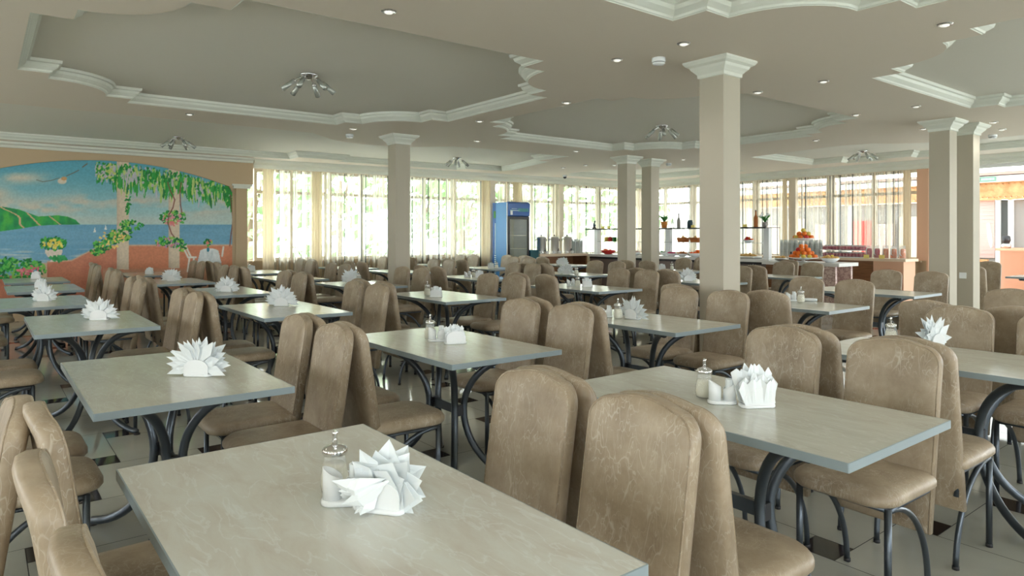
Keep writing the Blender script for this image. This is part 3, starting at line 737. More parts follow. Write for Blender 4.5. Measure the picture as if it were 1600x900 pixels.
def fan_mesh(seed,n=15,R=.105,spread=3.6,cz=.045,messy=.2,half=.048,layers=3):
    """folded paper napkins spread like a star: every napkin is a pleated pointed sheet"""
    r=random.Random(seed); b=MB()
    for L_ in range(layers):
        y0=(L_-(layers-1)/2)*.012
        for k in range(n):
            a=PI/2+spread*((k+.5*(L_%2))/(n-1)-.5)+r.uniform(-messy,messy)*.3
            rr=R*(1+r.uniform(-.18,.10)*(1+messy)); w=half*.42*r.uniform(.8,1.25); tilt=r.uniform(-.02,.02)*(1+2*messy)
            ca,sa=math.cos(a),math.sin(a); bx=.018*ca; bz=cz+.012*sa
            p0=(bx,y0,bz); pl=(bx+.55*rr*ca-w*sa,y0+tilt*.5+.004,bz+.55*rr*sa+w*ca); pr=(bx+.55*rr*ca+w*sa,y0+tilt*.5-.004,bz+.55*rr*sa-w*ca); pm=(bx+.55*rr*ca,y0+tilt*.7+.009,bz+.55*rr*sa)
            tip=(bx+rr*ca,y0+tilt+.002,max(.006,bz+rr*sa))
            pl=(pl[0],pl[1],max(.006,pl[2])); pr=(pr[0],pr[1],max(.006,pr[2]))
            pts=[p0,pl,tip,pr,pm]; q=[(x,y+.0012,z) for x,y,z in pts]
            b.add(pts+q,[(0,4,1),(1,4,2),(2,4,3),(3,4,0),(5,6,9),(6,7,9),(7,8,9),(8,5,9),(0,1,6,5),(1,2,7,6),(2,3,8,7),(3,0,5,8)],0,False)
    # block of folded napkins standing in the holder
    for k in range(6): b.box((r.uniform(-.003,.003),-.014+k*.0056,.036),(.084,.0035,.048))
    return b
def make_fan(seed,**kw):
    o=fan_mesh(seed,**kw).build('folded_napkins',M['paper']); tag(o,'napkins','napkins'); return o
def cup_napkins(seed):
    """loosely folded napkins standing upright in a holder"""
    r=random.Random(seed); b=MB()
    for k in range(9):
        y=-.018+k*.0045; n=9; h=.078+r.uniform(-.012,.028); sh=r.uniform(-.012,.012); pts=[]
        for i in range(n): 
            x=-.048+.096*i/(n-1); pts.append((x*1.05+sh,y+.006*math.sin(i*1.7+k)+r.uniform(-.003,.003),h+(.010 if i%2 else -.006)+r.uniform(-.004,.004)-abs(x)*.35))
        low=[(-.044+.088*i/(n-1),y,.013) for i in range(n)]
        vs=low+pts+[(x,yy+.0012,z) for x,yy,z in low]+[(x,yy+.0012,z) for x,yy,z in pts]
        fs=[]
        for i in range(n-1): fs+=[(i,i+1,n+i+1,n+i),(2*n+i,3*n+i,3*n+i+1,2*n+i+1),(n+i,n+i+1,3*n+i+1,3*n+i)]
        b.add(vs,fs,0,False)
    return b
POUR=Pool(make_pourer()); CAD=Pool(make_caddy()); HOLD=Pool(make_holder())
FANS=[Pool(make_fan(s,n=13,messy=.3)) for s in (1,2,3)]
m_=cup_napkins(4).build('folded_napkins',M['paper']); tag(m_,'napkins','napkins'); CUPN=Pool(m_)
FACE=math.radians(52)
TZ=.7505
def set_item(kind,u,v,label,rot=0,sc_=None,group=None):
    P={'pour':POUR,'caddy':CAD,'holder':HOLD,'fan0':FANS[0],'fan1':FANS[1],'fan2':FANS[2],'cup':CUPN}[kind]
    o=P.put((u,v,TZ),FACE+rot,label,group)
    if sc_: o.scale=sc_
    return o
def napkins(k,u,v,style,rot=0,desc=None,s=None):
    tn=tname(k)
    set_item('holder',u,v,'white plastic napkin holder on the %s'%tn,rot,group='napkin holders')
    w={'fan0':'star of white napkins','fan1':'spiky fan of white napkins','fan2':'spread fan of white napkins','cup':'upright white napkins'}[style]
    set_item(style,u,v,desc or '%s on the %s'%(w,tn),rot,s,'table napkins')
def pour(k,u,v): set_item('pour',u,v,'chrome-lidded glass sugar pourer on the %s'%tname(k),0,None,'sugar pourers')
def cad(k,u,v,rot=0): set_item('caddy',u,v,'small white oval toothpick caddy on the %s'%tname(k),rot,None,'toothpick caddies')
# foreground table: messy heap of napkins
set_item('holder',-1.375,.705,'white plastic napkin holder on the foreground marble-look table',-.28,(1.1,1.1,1.1),'napkin holders')
big=fan_mesh(21,n=9,R=.12,spread=3.9,cz=.055,messy=1.0,half=.10,layers=4)
rr_=random.Random(8)
for k in range(9):      # napkins fallen forward over the holder
    a=PI*1.02+rr_.uniform(-.5,1.3); Lk=rr_.uniform(.09,.125); w=.022+rr_.random()*.012; ca,sa=math.cos(a),math.sin(a)
    y=-.030-k*.0035; x0=.02-.02*(k%3); z0=.075
    tip=(x0+Lk*ca,y-.03,max(.006,z0+Lk*sa)); 
    pl=(x0+.5*Lk*ca-w*sa,y-.012,max(.02,z0+.5*Lk*sa+w*ca)); pr=(x0+.5*Lk*ca+w*sa,y-.016,max(.01,z0+.5*Lk*sa-w*ca)); pm=(x0+.5*Lk*ca,y-.03,z0+.5*Lk*sa)
    p0=(x0+.03,y+.02,z0+.035)
    pts=[p0,pl,tip,pr,pm]; q=[(x_,y_+.0015,z_) for x_,y_,z_ in pts]
    big.add(pts+q,[(0,4,1),(1,4,2),(2,4,3),(3,4,0),(5,6,9),(6,7,9),(7,8,9),(8,5,9)],0,False)
o=big.build('folded_napkins',M['paper'],None,(-1.375,.71,TZ)); o.rotation_euler.z=FACE-.28; o.scale=(.68,.85,.72)
tag(o,'big messy burst of white paper napkins on the foreground table','napkins','table napkins')
set_item('pour',-1.535,.665,'chrome-lidded glass sugar pourer on the foreground marble-look table',0,(.95,.95,.93),'sugar pourers')
set_item('caddy',-1.46,.655,'small white toothpick caddy on the foreground marble-look table',.1,None,'toothpick caddies')
napkins('A2',-3.17,.75,'fan0',-.1,'large star of pointed white napkins on the second table of leftmost row',(1.08,1.08,1.05))
napkins('A3',-5.70,.68,'fan1',.2)
napkins('A4',-7.63,.47,'fan2',0)
napkins('A5',-9.65,.56,'cup',.1); 
napkins('A6',-11.6,.62,'cup',.3)
pour('B1',-1.575,2.15); cad('B1',-1.48,2.125,-.1)
napkins('B1',-1.375,2.18,'cup',.1,'crumpled tall white napkins drooping over the holder, right foreground table',(1.3,1.5,1.35))
pour('B2',-3.45,2.085); cad('B2',-3.36,2.075); napkins('B2',-3.22,2.11,'cup',.3)
pour('B3',-6.0,2.02); napkins('B3',-5.85,2.05,'fan1',.1,None,(1.1,1.1,1.1))
napkins('B4',-7.62,2.08,'fan2',0,None,(1.1,1.1,1.05)); pour('B5',-10.12,2.08); napkins('B5',-9.97,2.02,'fan0',0)
napkins('B6',-11.95,2.1,'cup',0)
pour('C1',-1.72,4.07); napkins('C1',-1.52,4.13,'fan2',.5)
cad('C2',-3.56,3.66); pour('C2',-3.46,3.69); napkins('C2',-3.37,3.75,'fan1',-.9)
pour('C3',-5.96,3.57); napkins('C3',-5.76,3.55,'cup',0)
pour('C4',-8.0,3.78); napkins('C4',-8.12,3.74,'fan1',0,None,(1.1,1.1,1.15))
pour('C6',-11.85,3.6); napkins('C6',-11.72,3.6,'cup',0)
cad('D3',-6.02,5.6); pour('D3',-5.92,5.62); napkins('D3',-5.80,5.66,'cup',0)
cad('D4',-8.22,5.6); pour('D4',-8.12,5.64); napkins('D4',-8.0,5.66,'cup',0)
pour('D2',-3.25,5.86); set_item('caddy',-3.38,5.92,'small white caddy on the second table of fourth row, beside rolled napkins',0,None,'toothpick caddies')
for dx,dy,a,w in ((-.2,.05,.9,'left'),(.09,.19,.55,'right')):
    r_=MB(); r_.tube([(-.06,0,.014),(-.02,0,.015),(.03,0,.014),(.06,0,.013)],[.013,.0145,.0145,.012],8); 
    o=r_.build('rolled_napkin',M['paper'],None,(-3.35+dx,5.9+dy-.05,TZ)); o.rotation_euler.z=a
    tag(o,'rolled white napkin lying %s of the pourer, second table of fourth row'%w,'napkin','table napkins')
napkins('D6',-11.7,5.4,'cup',0); napkins('E2',-5.73,7.46,'fan1',0,None,(.95,.95,1.1))
napkins('E3',-7.85,7.2,'fan0',0); pour('E3',-7.68,7.26); napkins('E4',-10.1,7.4,'cup',0); pour('E4',-9.98,7.44)
napkins('E5',-12.1,7.45,'cup',0); napkins('F1',-5.92,9.3,'fan2',0); pour('F1',-5.84,9.36)
napkins('F2',-7.85,9.5,'cup',0); pour('F2',-7.7,9.58); napkins('F3',-10.35,9.4,'fan0',0)
t=MB(); t.lathe([(.03,0),(.045,.01),(.05,.04),(.045,.07),(.034,.08),(.036,.09),(.03,.095)],16); o=t.build('sugar_pot',M['black'],None,(-3.2,12.25,TZ)); tag(o,'round black pot on the corner table by the right edge','pot')

# ------------------------------------------------------------------ ceiling lamps, spots, detectors
M['frost']=mat('frosted_lamp_glass',s2l((190,194,188)),.25,.5)
def make_lamp():
    t=thing('ceiling_lamp','lamp','ceiling lamp')
    b=MB(); b.lathe([(.085,0),(.088,-.008),(.08,-.018),(.05,-.024),(.03,-.045),(.012,-.052)],24); b.build('ceiling_plate',M['chrome'],t)
    for k in range(6):
        a=2*PI*k/6+.3; ca,sa=math.cos(a),math.sin(a); R_=lambda r,z:(r*ca,r*sa,z)
        m=MB(); m.tube([R_(.03,-.03),R_(.07,-.035),R_(.11,-.05),R_(.135,-.072)],.007,8)
        m.tube([R_(.13,-.066),R_(.145,-.08)],.020,12)
        arm=m.build('arm',M['chrome'],t)
        m=MB(); m.tube([R_(.142,-.078),R_(.20,-.128),R_(.245,-.165)],[.021,.024,.026],14); m.build('lamp_shade',M['frost'],arm)
    return t
LAMP=Pool(make_lamp())
for u,v,l in ((-6.46,2.53,'chrome six-arm lamp in the large left ceiling recess'),(-6.35,7.68,'chrome six-arm lamp in the middle ceiling recess'),(-11.85,2.5,'chrome six-arm lamp above the seaside mural'),(-11.5,7.58,'chrome six-arm lamp over the left window wall'),(-5.95,12.9,'chrome six-arm lamp over the far right window wall')):
    LAMP.put((u,v,TH),0,l,'six-arm ceiling lamps')
M['bulb']=mat('lit_spot_bulb',(.9,.9,.85),.3,0,Emission_Strength=.55,Emission_Color=(1,.97,.9,1))
def make_spot():
    t=thing('recessed_spotlight','spot','spotlight')
    m=MB(); m.lathe([(.030,-.002),(.032,-.009),(.048,-.007),(.052,0)],20,caps=False); m.build('ring',M['chrome'],t)
    m=MB(); m.lathe([(.0295,-.001),(.028,-.012),(.015,-.018),(.004,-.02)],16); m.build('bulb',M['bulb'],t)
    return t
SPOT=Pool(make_spot())
SP=[(-3.99,2.10,'recessed chrome spotlight at top centre, nearest the camera side'),(-3.28,4.22,'recessed spotlight right of the nearest smoke detector, before the big column'),(-3.92,4.17,'recessed spotlight left of the nearest smoke detector'),(-3.93,6.25,'recessed spotlight just right of the big column capital'),(-3.27,6.30,'recessed spotlight above right of the one by the big column'),
(-5.53,5.08,'recessed spotlight between large left recess and middle recess, nearer'),(-7.11,5.03,'recessed spotlight between left and middle recess, farther'),(-1.87,5.26,'recessed spotlight in the top right corner, between two recesses'),(-3.26,8.35,'recessed spotlight left of the right recess'),(-3.93,8.35,'recessed spotlight farther left of the right recess'),
(-5.37,10.12,'recessed spotlight right of middle recess, before far windows'),(-8.62,8.15,'recessed spotlight beyond the middle recess, left of twin middle columns'),(-8.63,6.06,'recessed spotlight right of the slim column, farther one'),(-8.69,4.03,'recessed spotlight just left of the slim column capital'),(-8.85,1.99,'recessed spotlight between left recess and mural lamp'),(-8.30,10.67,'recessed spotlight right of the twin middle columns'),
(-3.24,11.10,'recessed spotlight far right, beyond the twin right columns'),(-3.88,10.18,'recessed spotlight at left side of the twin right capital'),(-3.1,10.31,'recessed spotlight at right side of the twin right capital'),(-10.9,9.92,'recessed spotlight above the blue fridge'),(-9.86,10.41,'recessed spotlight left of twin middle columns, close'),(-10.23,9.94,'recessed spotlight left of twin middle columns, farther')]
sl=bpy.data.lights.new('spot_and_fill_lamp','SPOT'); sl.energy=SPOTW if 'SPOTW' in globals() else 13; sl.spot_size=math.radians(130); sl.spot_blend=1; sl.shadow_soft_size=.05; sl.color=(1,.98,.93)
for u,v,l in SP+[(-1.8,3.2,''),(-1.9,.9,''),(-3.9,-.2,''),(-1.9,-1.5,''),(-5.6,.0,''),(-8.6,-.2,''),(-.9,5.0,''),(.4,1.2,''),(-.4,-1.2,'')]:  # entries without a label are added fill lamps with no fitting
    if l: SPOT.put((u,v,CH),0,l,'recessed ceiling spotlights')
    lo=bpy.data.objects.new('spot_and_fill_lamp',sl); COL.objects.link(lo); lo.location=(u,v,CH-.03)
def make_det():
    t=thing('smoke_detector','d','smoke detector')
    m=MB(); m.lathe([(.055,0),(.057,-.03),(.05,-.034)],24); m.build('base',M['white'],t)
    m=MB(); m.lathe([(.046,-.033),(.046,-.04)],20); m.build('vent_ring',M['black'],t)
    m=MB(); m.lathe([(.05,-.039),(.052,-.045),(.04,-.054),(.012,-.057)],24); m.build('cap',M['white'],t)
    return t
DET=Pool(make_det())
for u,v,l in ((-3.68,4.41,'round white smoke detector on the ceiling, nearest, top right of centre'),(-9.2,4.21,'round smoke detector left of the slim column capital'),(-8.92,11.0,'small smoke detector beyond the twin middle columns'),(-3.5,11.6,'round smoke detector right of the twin right columns')):
    DET.put((u,v,CH),0,l,'smoke detectors')
t=thing('dome_camera','small black dome camera on the soffit above the steel urns','camera',(-12.25,11.2,CH)); m=MB(); m.lathe([(.05,0),(.05,-.03),(.045,-.04)],16); m.build('base',M['white'],t); m=MB(); m.lathe([(.042,-.04),(.04,-.06),(.025,-.08),(.008,-.087)],16); m.build('dome',M['black'],t)

# ------------------------------------------------------------------ drinks fridge
t=thing('drinks_fridge','tall blue glass-door drinks fridge against the window wall','fridge',(-12.32,9.58,0))
m=MB(); m.box2((-.27,-.31,.08),(.27,-.285,2.1)); m.box2((-.27,.285,.08),(.27,.31,2.1)); m.box2((-.27,-.285,.08),(-.25,.285,2.1)); m.box2((-.25,-.285,2.07),(.27,.285,2.1)); m.box2((-.25,-.285,.08),(.27,.285,.22)); cab=m.build('cabinet',M['blue'],t)
m=MB(); m.box2((-.14,-.3125,.10),(.268,-.3105,2.09)); m.build('side_panel',M['bluelt'],cab)
m=MB(); m.box2((.262,-.315,.10),(.285,-.30,2.09)); m.build('side_trim',M['white'],cab)
m=MB(); m.loft([[(.27,y,1.78),(.315,y,1.80),(.33,y,2.07),(.27,y,2.11)] for y in (-.30,.31)],0,False); hd=m.build('header_sign',M['blue'],t)
M['signtxt']=mat('pale_sign_lettering',s2l((196,226,232)),.5)
M['signgrn']=mat('green_sign_lettering',s2l((110,186,180)),.5)
def text(name,body,size,Mx,m,parent=None,ext=.001,bold=False):
    cu=bpy.data.curves.new(name,'FONT'); cu.body=body; cu.size=size; cu.extrude=ext; cu.align_x='LEFT'; cu.align_y='BOTTOM'
    o=bpy.data.objects.new(name,cu); COL.objects.link(o); dg=bpy.context.evaluated_depsgraph_get(); dg.update()
    me=bpy.data.meshes.new_from_object(o.evaluated_get(dg)); bpy.data.objects.remove(o)
    me.transform(Mx); me.materials.clear(); me.materials.append(m)
    return put(name,me,parent)
def face_u(u,v,z):   # text on a face looking towards +u, reading along +v
    return Matrix(((0,0,1,u),(1,0,0,v),(0,1,0,z),(0,0,0,1)))
# the lettering is too small in the photo to read: shown as the rows of marks it appears as
m=MB()
for k in range(9): m.box((.328,-.02+k*.034,1.93),(.006,.02,.075),0)
m.build('lettering',M['signgrn'],hd)
m=MB(); m.box((.329,-.14,1.955),(.006,.16,.012)); m.box((.328,-.13,1.915),(.006,.26,.02)); m.build('lettering',M['signtxt'],hd)
m=MB(); m.box((.324,-.22,1.86),(.008,.06,.09)); m.build('sticker',M['white'],hd)
m=MB()
for k in range(22): m.box((-.16,-.3135,1.62-k*.032),(.035,.003,.022))
for k in range(12): m.box((-.165,-.3135,.9-k*.045),(.06,.003,.028))
m.build('side_lettering',M['signtxt'],cab)
m=MB(); m.box((-.18,-.3135,1.83),(.08,.003,.16),0); m.build('side_emblem',M['green'],cab)
m=MB(); m.box2((-.248,-.284,.22),(-.24,.284,2.07)); m.build('liner',M['fridgein'],cab)
m=MB(); m.box2((.27,-.30,.12),(.30,-.25,1.78)); m.box2((.27,.26,.12),(.30,.31,1.78)); m.box2((.27,-.25,.12),(.30,.26,.2)); m.box2((.27,-.25,1.72),(.30,.26,1.78)); dr=m.build('door',M['black'],t)
m=MB(); m.box2((.282,-.25,.2),(.288,.26,1.72)); m.build('glass',mat('fridge_glass',s2l((196,204,190)),.08,0,Alpha=.35),dr)
m=MB(); m.box2((.30,-.285,.85),(.33,-.265,1.15)); m.build('handle',M['black'],dr)
for z in (.45,.75,1.05,1.35):
    m=MB(); m.box2((-.24,-.28,z),(.25,.28,z+.012)); m.build('shelf',M['steel'],t)
t=MB(); t.box2((-12.62,9.98,1.05),(-12.4,10.2,1.5)); t.box2((-12.58,10.02,.0),(-12.45,10.16,1.06)); o=t.build('display_cooler',M['bluelt']); tag(o,'small light blue display box on a stand right of the drinks fridge','display box')
t=MB(); t.box2((-12.33,9.93,.0),(-12.02,10.17,1.02)); o=t.build('bin',mat('teal_bin',s2l((30,92,100)),.5)); tag(o,'dark teal bin between the blue fridge and the urn counter','bin')

# ------------------------------------------------------------------ urn counter
t=thing('drinks_counter','brown wooden counter with pale top under the steel urns','counter',(-12.3,10.95,0))
m=MB(); m.box2((-.3,-.75,.86),(.3,.8,.92)); m.build('worktop',M['woodlight'],t)
m=MB(); m.box2((-.26,-.72,.0),(.26,-.15,.86)); m.box2((-.26,.75,.0),(.26,.79,.86)); m.box2((-.26,-.15,.0),(-.2,.80,.86)); m.build('cabinet_body',M['wood'],t)
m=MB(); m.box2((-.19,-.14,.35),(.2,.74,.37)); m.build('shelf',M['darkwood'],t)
def make_urn():
    t=thing('drinks_urn','urn','urn')
    m=MB(); m.lathe([(.11,0),(.115,.02),(.11,.04),(.115,.06),(.115,.36),(.12,.37),(.12,.38)],24); m.build('body',M['steel'],t)
    m=MB(); m.lathe([(.12,.38),(.115,.395),(.05,.415),(.02,.42)],24); l=m.build('lid',M['steel'],t)
    m=MB(); m.lathe([(.012,.42),(.02,.435),(.016,.45)],12); m.build('lid_knob',M['black'],l)
    for s in (-1,1):
        m=MB(); m.tube([(0,s*.115,.34),(0,s*.165,.345),(0,s*.165,.30)],.01,8); m.build('handle',M['black'],t)
    m=MB(); m.tube([(.11,0,.08),(.16,0,.08),(.16,0,.05)],.011,8); m.box((.15,0,.105),(.02,.012,.04)); m.build('tap',M['black'],t)
    return t
URN=Pool(make_urn())
for v,l in ((10.45,'left one of the three steel drinks urns'),(10.86,'middle one of the three steel drinks urns'),(11.27,'right one of the three steel drinks urns')): URN.put((-12.25,v,.92),0,l,'steel drinks urns')
# short rows of stacked upturned glasses
def glass_stack(n,r=.032,h=.035,base=.10):
    m=MB()
    for k in range(n): m.lathe([(r,k*h),(r*.8,k*h+base)],12,(0,0,0))
    return m
gm=glass_stack(8).mesh('glass_stack',M['greyglass']); first=True
for k in range(14):
    u=-12.35+.17*(k//7); v=11.47+.075*(k%7)
    if v>11.72: continue
    o=put('glass_stack',gm,None,(u,v,.92)); tag(o,'column of stacked clear glasses right of the steel urns','glass stack','stacked glasses by the urns')
cm=MB(); cm.lathe([(.03,0),(.034,.07),(.03,.07),(.027,.01)],12); cm.tube([(.032,0,.055),(.052,0,.05),(.05,0,.025),(.031,0,.018)],.005,6); cme=cm.mesh('cup',M['white'])
for k in range(6):
    o=put('coffee_cup',cme,None,(-12.07,10.28+k*.2,.92)); tag(o,'small white cup in the row before the urns','cup','cups before the urns')

# ------------------------------------------------------------------ food island with glass shelves
t=thing('food_island','long buffet island with white top and grey brown front','buffet',(0,0,0))
m=MB(); m.box2((-12.15,11.82,.84),(-7.2,12.55,.9)); m.build('worktop',M['ctop'],t)
m=MB(); m.box2((-12.1,11.9,.0),(-7.28,12.5,.84)); m.build('cabinet_body',M['greycount'],t)
m=MB(); m.box2((-12.1,11.89,.79),(-7.28,11.9,.84)); m.build('black_rail',M['black'],t)  # black strip along the front, right under the worktop
t=thing('sneeze_guard_shelf','two-tier glass shelf on white posts above the food island','shelf',(0,0,0))
for u in (-12.05,-9.81,-7.4):
    m=MB(); m.box2((u-.06,12.05,.9),(u+.06,12.15,1.5)); m.build('post',M['white'],t)
m=MB(); m.box2((-12.2,11.85,1.5),(-7.28,12.35,1.515)); sh=m.build('top_shelf',mat('dark_edged_glass',s2l((96,120,122)),.1,0,Alpha=.6),t)
m=MB(); m.box2((-12.2,11.83,1.49),(-7.28,11.852,1.52)); m.build('shelf_edge',M['black'],sh)
m=MB(); m.box2((-11.9,11.95,1.20),(-7.5,12.3,1.21)); m.build('lower_shelf',M['greyglass'],t)
for u in (-11.45,-10.6,-9.3,-9.0,-8.0):
    m=MB(); m.tube([(u,11.98,.9),(u,11.98,1.2)],.006,6); m.build('rod',M['chrome'],t)
def pile(name,mats,n,rx,ry,r,seed,z=0,hmax=.1):
    q=random.Random(seed); m=MB()
    for k in range(n):
        a=q.random()*2*PI; d=math.sqrt(q.random()); 
        m.sphere((rx*d*math.cos(a),ry*d*math.sin(a),z+r+hmax*(1-d)*q.random()),r*q.uniform(.8,1.1),q.randrange(len(mats)),8,5)
    return m
def bowl(u,v,z,r,mats,lab,seed,bm,n=18,hm=.08,fr=.03):
    t=thing('food_bowl',lab,'food bowl',(u,v,z)); m=MB(); m.lathe([(r*.4,0),(r*.8,r*.25),(r,r*.5),(r*.95,r*.5),(r*.7,r*.27)],18); m.build('bowl',bm,t)
    pile('food',mats,n,r*.75,r*.75,fr,seed,r*.25,hm).build('food',mats,t)['kind']='stuff'
bowl(-11.55,11.98,.9,.19,[M['red'],M['orange']],'red bowl of fruit at the left end of the food island',1,M['red'])
bowl(-9.61,11.96,.9,.13,[mat('beet_red',s2l((190,30,90)),.5)],'bowl of beetroot salad on the island right of the twin columns',2,M['white'],14,.05)
bowl(-9.33,11.96,.9,.13,[M['wicker']],'bowl of brown salad on the food island',3,M['white'],14,.05)
bowl(-9.0,11.98,.9,.16,[M['orange'],mat('carrot',s2l((240,96,30)),.5)],'large bowl of orange carrot salad on the food island',4,M['white'],18,.12)
bowl(-10.05,12.3,.9,.15,[M['green']],'bowl of green leaves on the food island',5,M['white'],18,.1)
bowl(-10.7,11.98,.9,.13,[M['pinkpanel']],'bowl of pale salad left of the twin middle columns',6,M['white'],14,.05)
bowl(-8.72,12.3,.9,.15,[M['orange'],M['wicker']],'bowl of pastries near right of the food island',7,M['wicker'],16,.1)
def tray(u,v,z,lab,fm,seed,w=.5,d=.34):
    t=thing('serving_tray',lab,'serving tray',(u,v,z)); m=MB(); o=rrect(w,d,.03,4); m.loft([[(x,y,0) for x,y in inset(o,.01)],[(x,y,.05) for x,y in o],[(x,y,.05) for x,y in inset(o,.008)],[(x,y,.015) for x,y in inset(o,.02)]]); m.build('tray',M['steel'],t)
    pile('food',fm,26,w*.42,d*.38,.035,seed,.015,.05).build('food',fm,t)['kind']='stuff'
tray(-7.75,12.0,.9,'steel tray of pale pastries at right end of the food island',[M['bread']],11,.42)
tray(-11.05,12.3,.9,'steel tray of pale food at left part of the island',[M['pinkpanel'],M['bread']],12)
def basket(u,v,z,lab,seed):
    t=thing('bread_basket',lab,'basket',(u,v,z)); m=MB(); o=rrect(.24,.2,.03,4); m.loft([[(x*.8,y*.8,0) for x,y in o],[(x,y,.10) for x,y in o],[(x*.93,y*.93,.10) for x,y in o],[(x*.75,y*.75,.01) for x,y in o]]); m.build('basket_body',M['wicker'],t)
    pile('food',[M['bread']],12,.09,.07,.03,seed,.04,.06).build('bread',[M['bread']],t)['kind']='stuff'
basket(-9.42,12.1,1.21,'wicker basket on the lower glass shelf, left of two',21); basket(-9.08,12.1,1.21,'wicker basket on the lower glass shelf, right of two',22)
for k,(u,c) in enumerate(((-11.72,M['yellow']),(-11.6,M['red']),(-11.46,M['green']),(-11.3,M['green']))):
    m=MB(); m.lathe([(.05,0),(.055,.07),(.05,.10),(.02,.11)],12); o=m.build('food_jar',c,None,(u,12.1,1.21)); tag(o,['yellow jar','red jar','pale green jar','second green jar'][k]+' on the lower glass shelf, left of twin columns','jar','jars on the lower shelf')
bowl(-7.83,12.12,1.21,.11,[M['orange'],M['red']],'small bowl of orange fruit on the lower glass shelf, right end',8,M['white'],12,.08)
# things on the top glass shelf
def pot_plant(u,v,z,r,pm,lab,seed,h=.18,flower=None):
    t=thing('potted_plant',lab,'potted plant',(u,v,z)); m=MB(); m.lathe([(r*.7,0),(r,r*2),(r*.9,r*2),(r*.85,r*1.8)],16); m.build('pot',pm,t)
    q=random.Random(seed); m=MB()
    for k in range(22):
        a=q.random()*2*PI; L_=h*q.uniform(.6,1.1); s=q.uniform(.2,.9); p=[(0,0,r*1.7),(L_*.4*s*math.cos(a),L_*.4*s*math.sin(a),r*1.8+L_*.6),(L_*s*math.cos(a),L_*s*math.sin(a),r*1.8+L_*q.uniform(.6,1))]
        m.tube(p,[.004,.014,.002],5)
    m.build('foliage',M['green'],t)
    if flower:
        m=MB(); 
        for k in range(7): a=q.random()*6.28; m.sphere((h*.5*math.cos(a),h*.4*math.sin(a),r*2+h*q.uniform(.5,1)),.025,0,8,5)
        m.build('flowers',flower,t)
pot_plant(-9.9,12.05,1.515,.075,M['terra'],'green plant in an orange pot on the top glass shelf',31)
pot_plant(-7.42,12.05,1.515,.05,M['greypanel'],'white and dark flower decoration at right end of the top shelf',32,.16,M['white'])
def bottle(u,v,z,bm,lab,h=.3):
    t=thing('bottle',lab,'bottle',(u,v,z)); m=MB(); m.lathe([(.038,0),(.04,.01),(.04,h*.6),(.014,h*.78),(.013,h)],14); m.build('glass_body',bm,t); m=MB(); m.lathe([(.015,h),(.015,h+.02)],10); m.build('cap',M['black'],t)
bottle(-9.66,12.05,1.515,M['greyglass'],'grey glass bottle on the top shelf right of the orange pot',.22); bottle(-9.5,12.05,1.515,M['greypanel'],'brown grey bottle with dark cap on the top shelf',.30); bottle(-7.62,12.05,1.515,M['wicker'],'pinkish bottle with dark cap at right of the top shelf',.32)
m=MB(); m.lathe([(.06,0),(.062,.13),(.055,.14),(.055,.17)],16); o=m.build('coffee_tin',mat('dark_teal_tin',s2l((40,70,80)),.4),None,(-9.2,12.05,1.515)); tag(o,'dark teal tin on the top glass shelf','tin')
t=thing('figurine','small dark figurine at the left end of the top glass shelf','figurine',(-12.1,12.05,1.515)); m=MB(); m.lathe([(.06,0),(.05,.03),(.03,.05)],12); m.build('base',M['black'],t); m=MB(); m.tube([(0,0,.05),(.01,.0,.10),(-.01,0,.14),(.03,0,.17)],[.03,.035,.02,.012],8); m.sphere((.02,0,.19),.022); m.build('body',mat('dark_bronze',s2l((60,72,84)),.4,.5),t)
for k,u in enumerate((-11.7,-11.5,-9.05,-7.95,-7.8)):
    m=MB(); m.box((0,0,.03),(.09,.012,.06),0); o=m.build('price_card',M['card'],None,(u,11.95,1.515)); tag(o,'small yellowish card standing on the top glass shelf','card','cards on the glass shelf')

# fruit table
t=thing('fruit_table','buffet table with thick white top and pinkish ornate end panel','buffet table',(0,0,0))
m=MB(); m.box2((-7.15,11.5,.82),(-5.7,12.2,.88)); m.build('tabletop',M['ctop'],t)
m=MB(); m.box2((-7.1,11.56,0),(-6.1,12.15,.82)); m.build('cabinet_body',M['wood'],t)
for y0 in (11.54,12.09):
    m=MB(); m.box2((-6.08,y0,.0),(-5.78,y0+.06,.82)); m.build('end_panel',M['pinkpanel'],t)
t=thing('fruit_stand','two-tier white stand for fruit on the buffet table','fruit stand',(-6.5,11.8,.88))
m=MB(); m.lathe([(.08,0),(.03,.02),(.015,.05),(.015,.44),(.004,.46)],14); m.build('stem',M['white'],t)
for z,r,n in ((.05,.26,'tier'),(.40,.2,'tier')):
    m=MB(); m.lathe([(r*.3,z-.015),(r,z+.02),(r*.98,z+.028),(r*.3,z)],24,caps=False); m.build('tier',M['white'],t)
q=random.Random(4); fr=MB(); fr.sphere((0,0,0),.042,0,14,9); fo=[]
for mm_,nm in ((M['orange'],'orange'),(M['yellow'],'pale yellow apple'),(M['red'],'red apple')):
    f2=MB(); f2.sphere((0,0,.0),.042,0,14,9,(1,1,.95)); f2.tube([(0,0,.036),(.002,0,.048)],.003,5); fo.append((f2.mesh('fruit_'+nm.split()[-1],mm_),nm))
def fruit_heap(cx,cy,z,rs,tier):
    zz=z
    for ring,(r,n) in enumerate(rs):
        for k in range(n):
            a=2*PI*k/max(n,1)+ring*.4; me,nm=fo[q.choice([0,0,0,1,1,2])]
            o=put(nm.replace('pale yellow ','').replace('red ',''),me,None,(cx+r*math.cos(a),cy+r*math.sin(a),zz+.042)); tag(o,'%s in the fruit heap on the %s tier of the white stand'%(nm,tier),'fruit','fruit %s tier, %s'%(tier,nm))
        zz+=.062
fruit_heap(-6.5,11.8,.88+.052,[(.20,12),(.145,9),(.09,6),(.045,2)],'lower')
fruit_heap(-6.5,11.8,.88+.402,[(.14,9),(.085,5),(.0,1)],'upper')
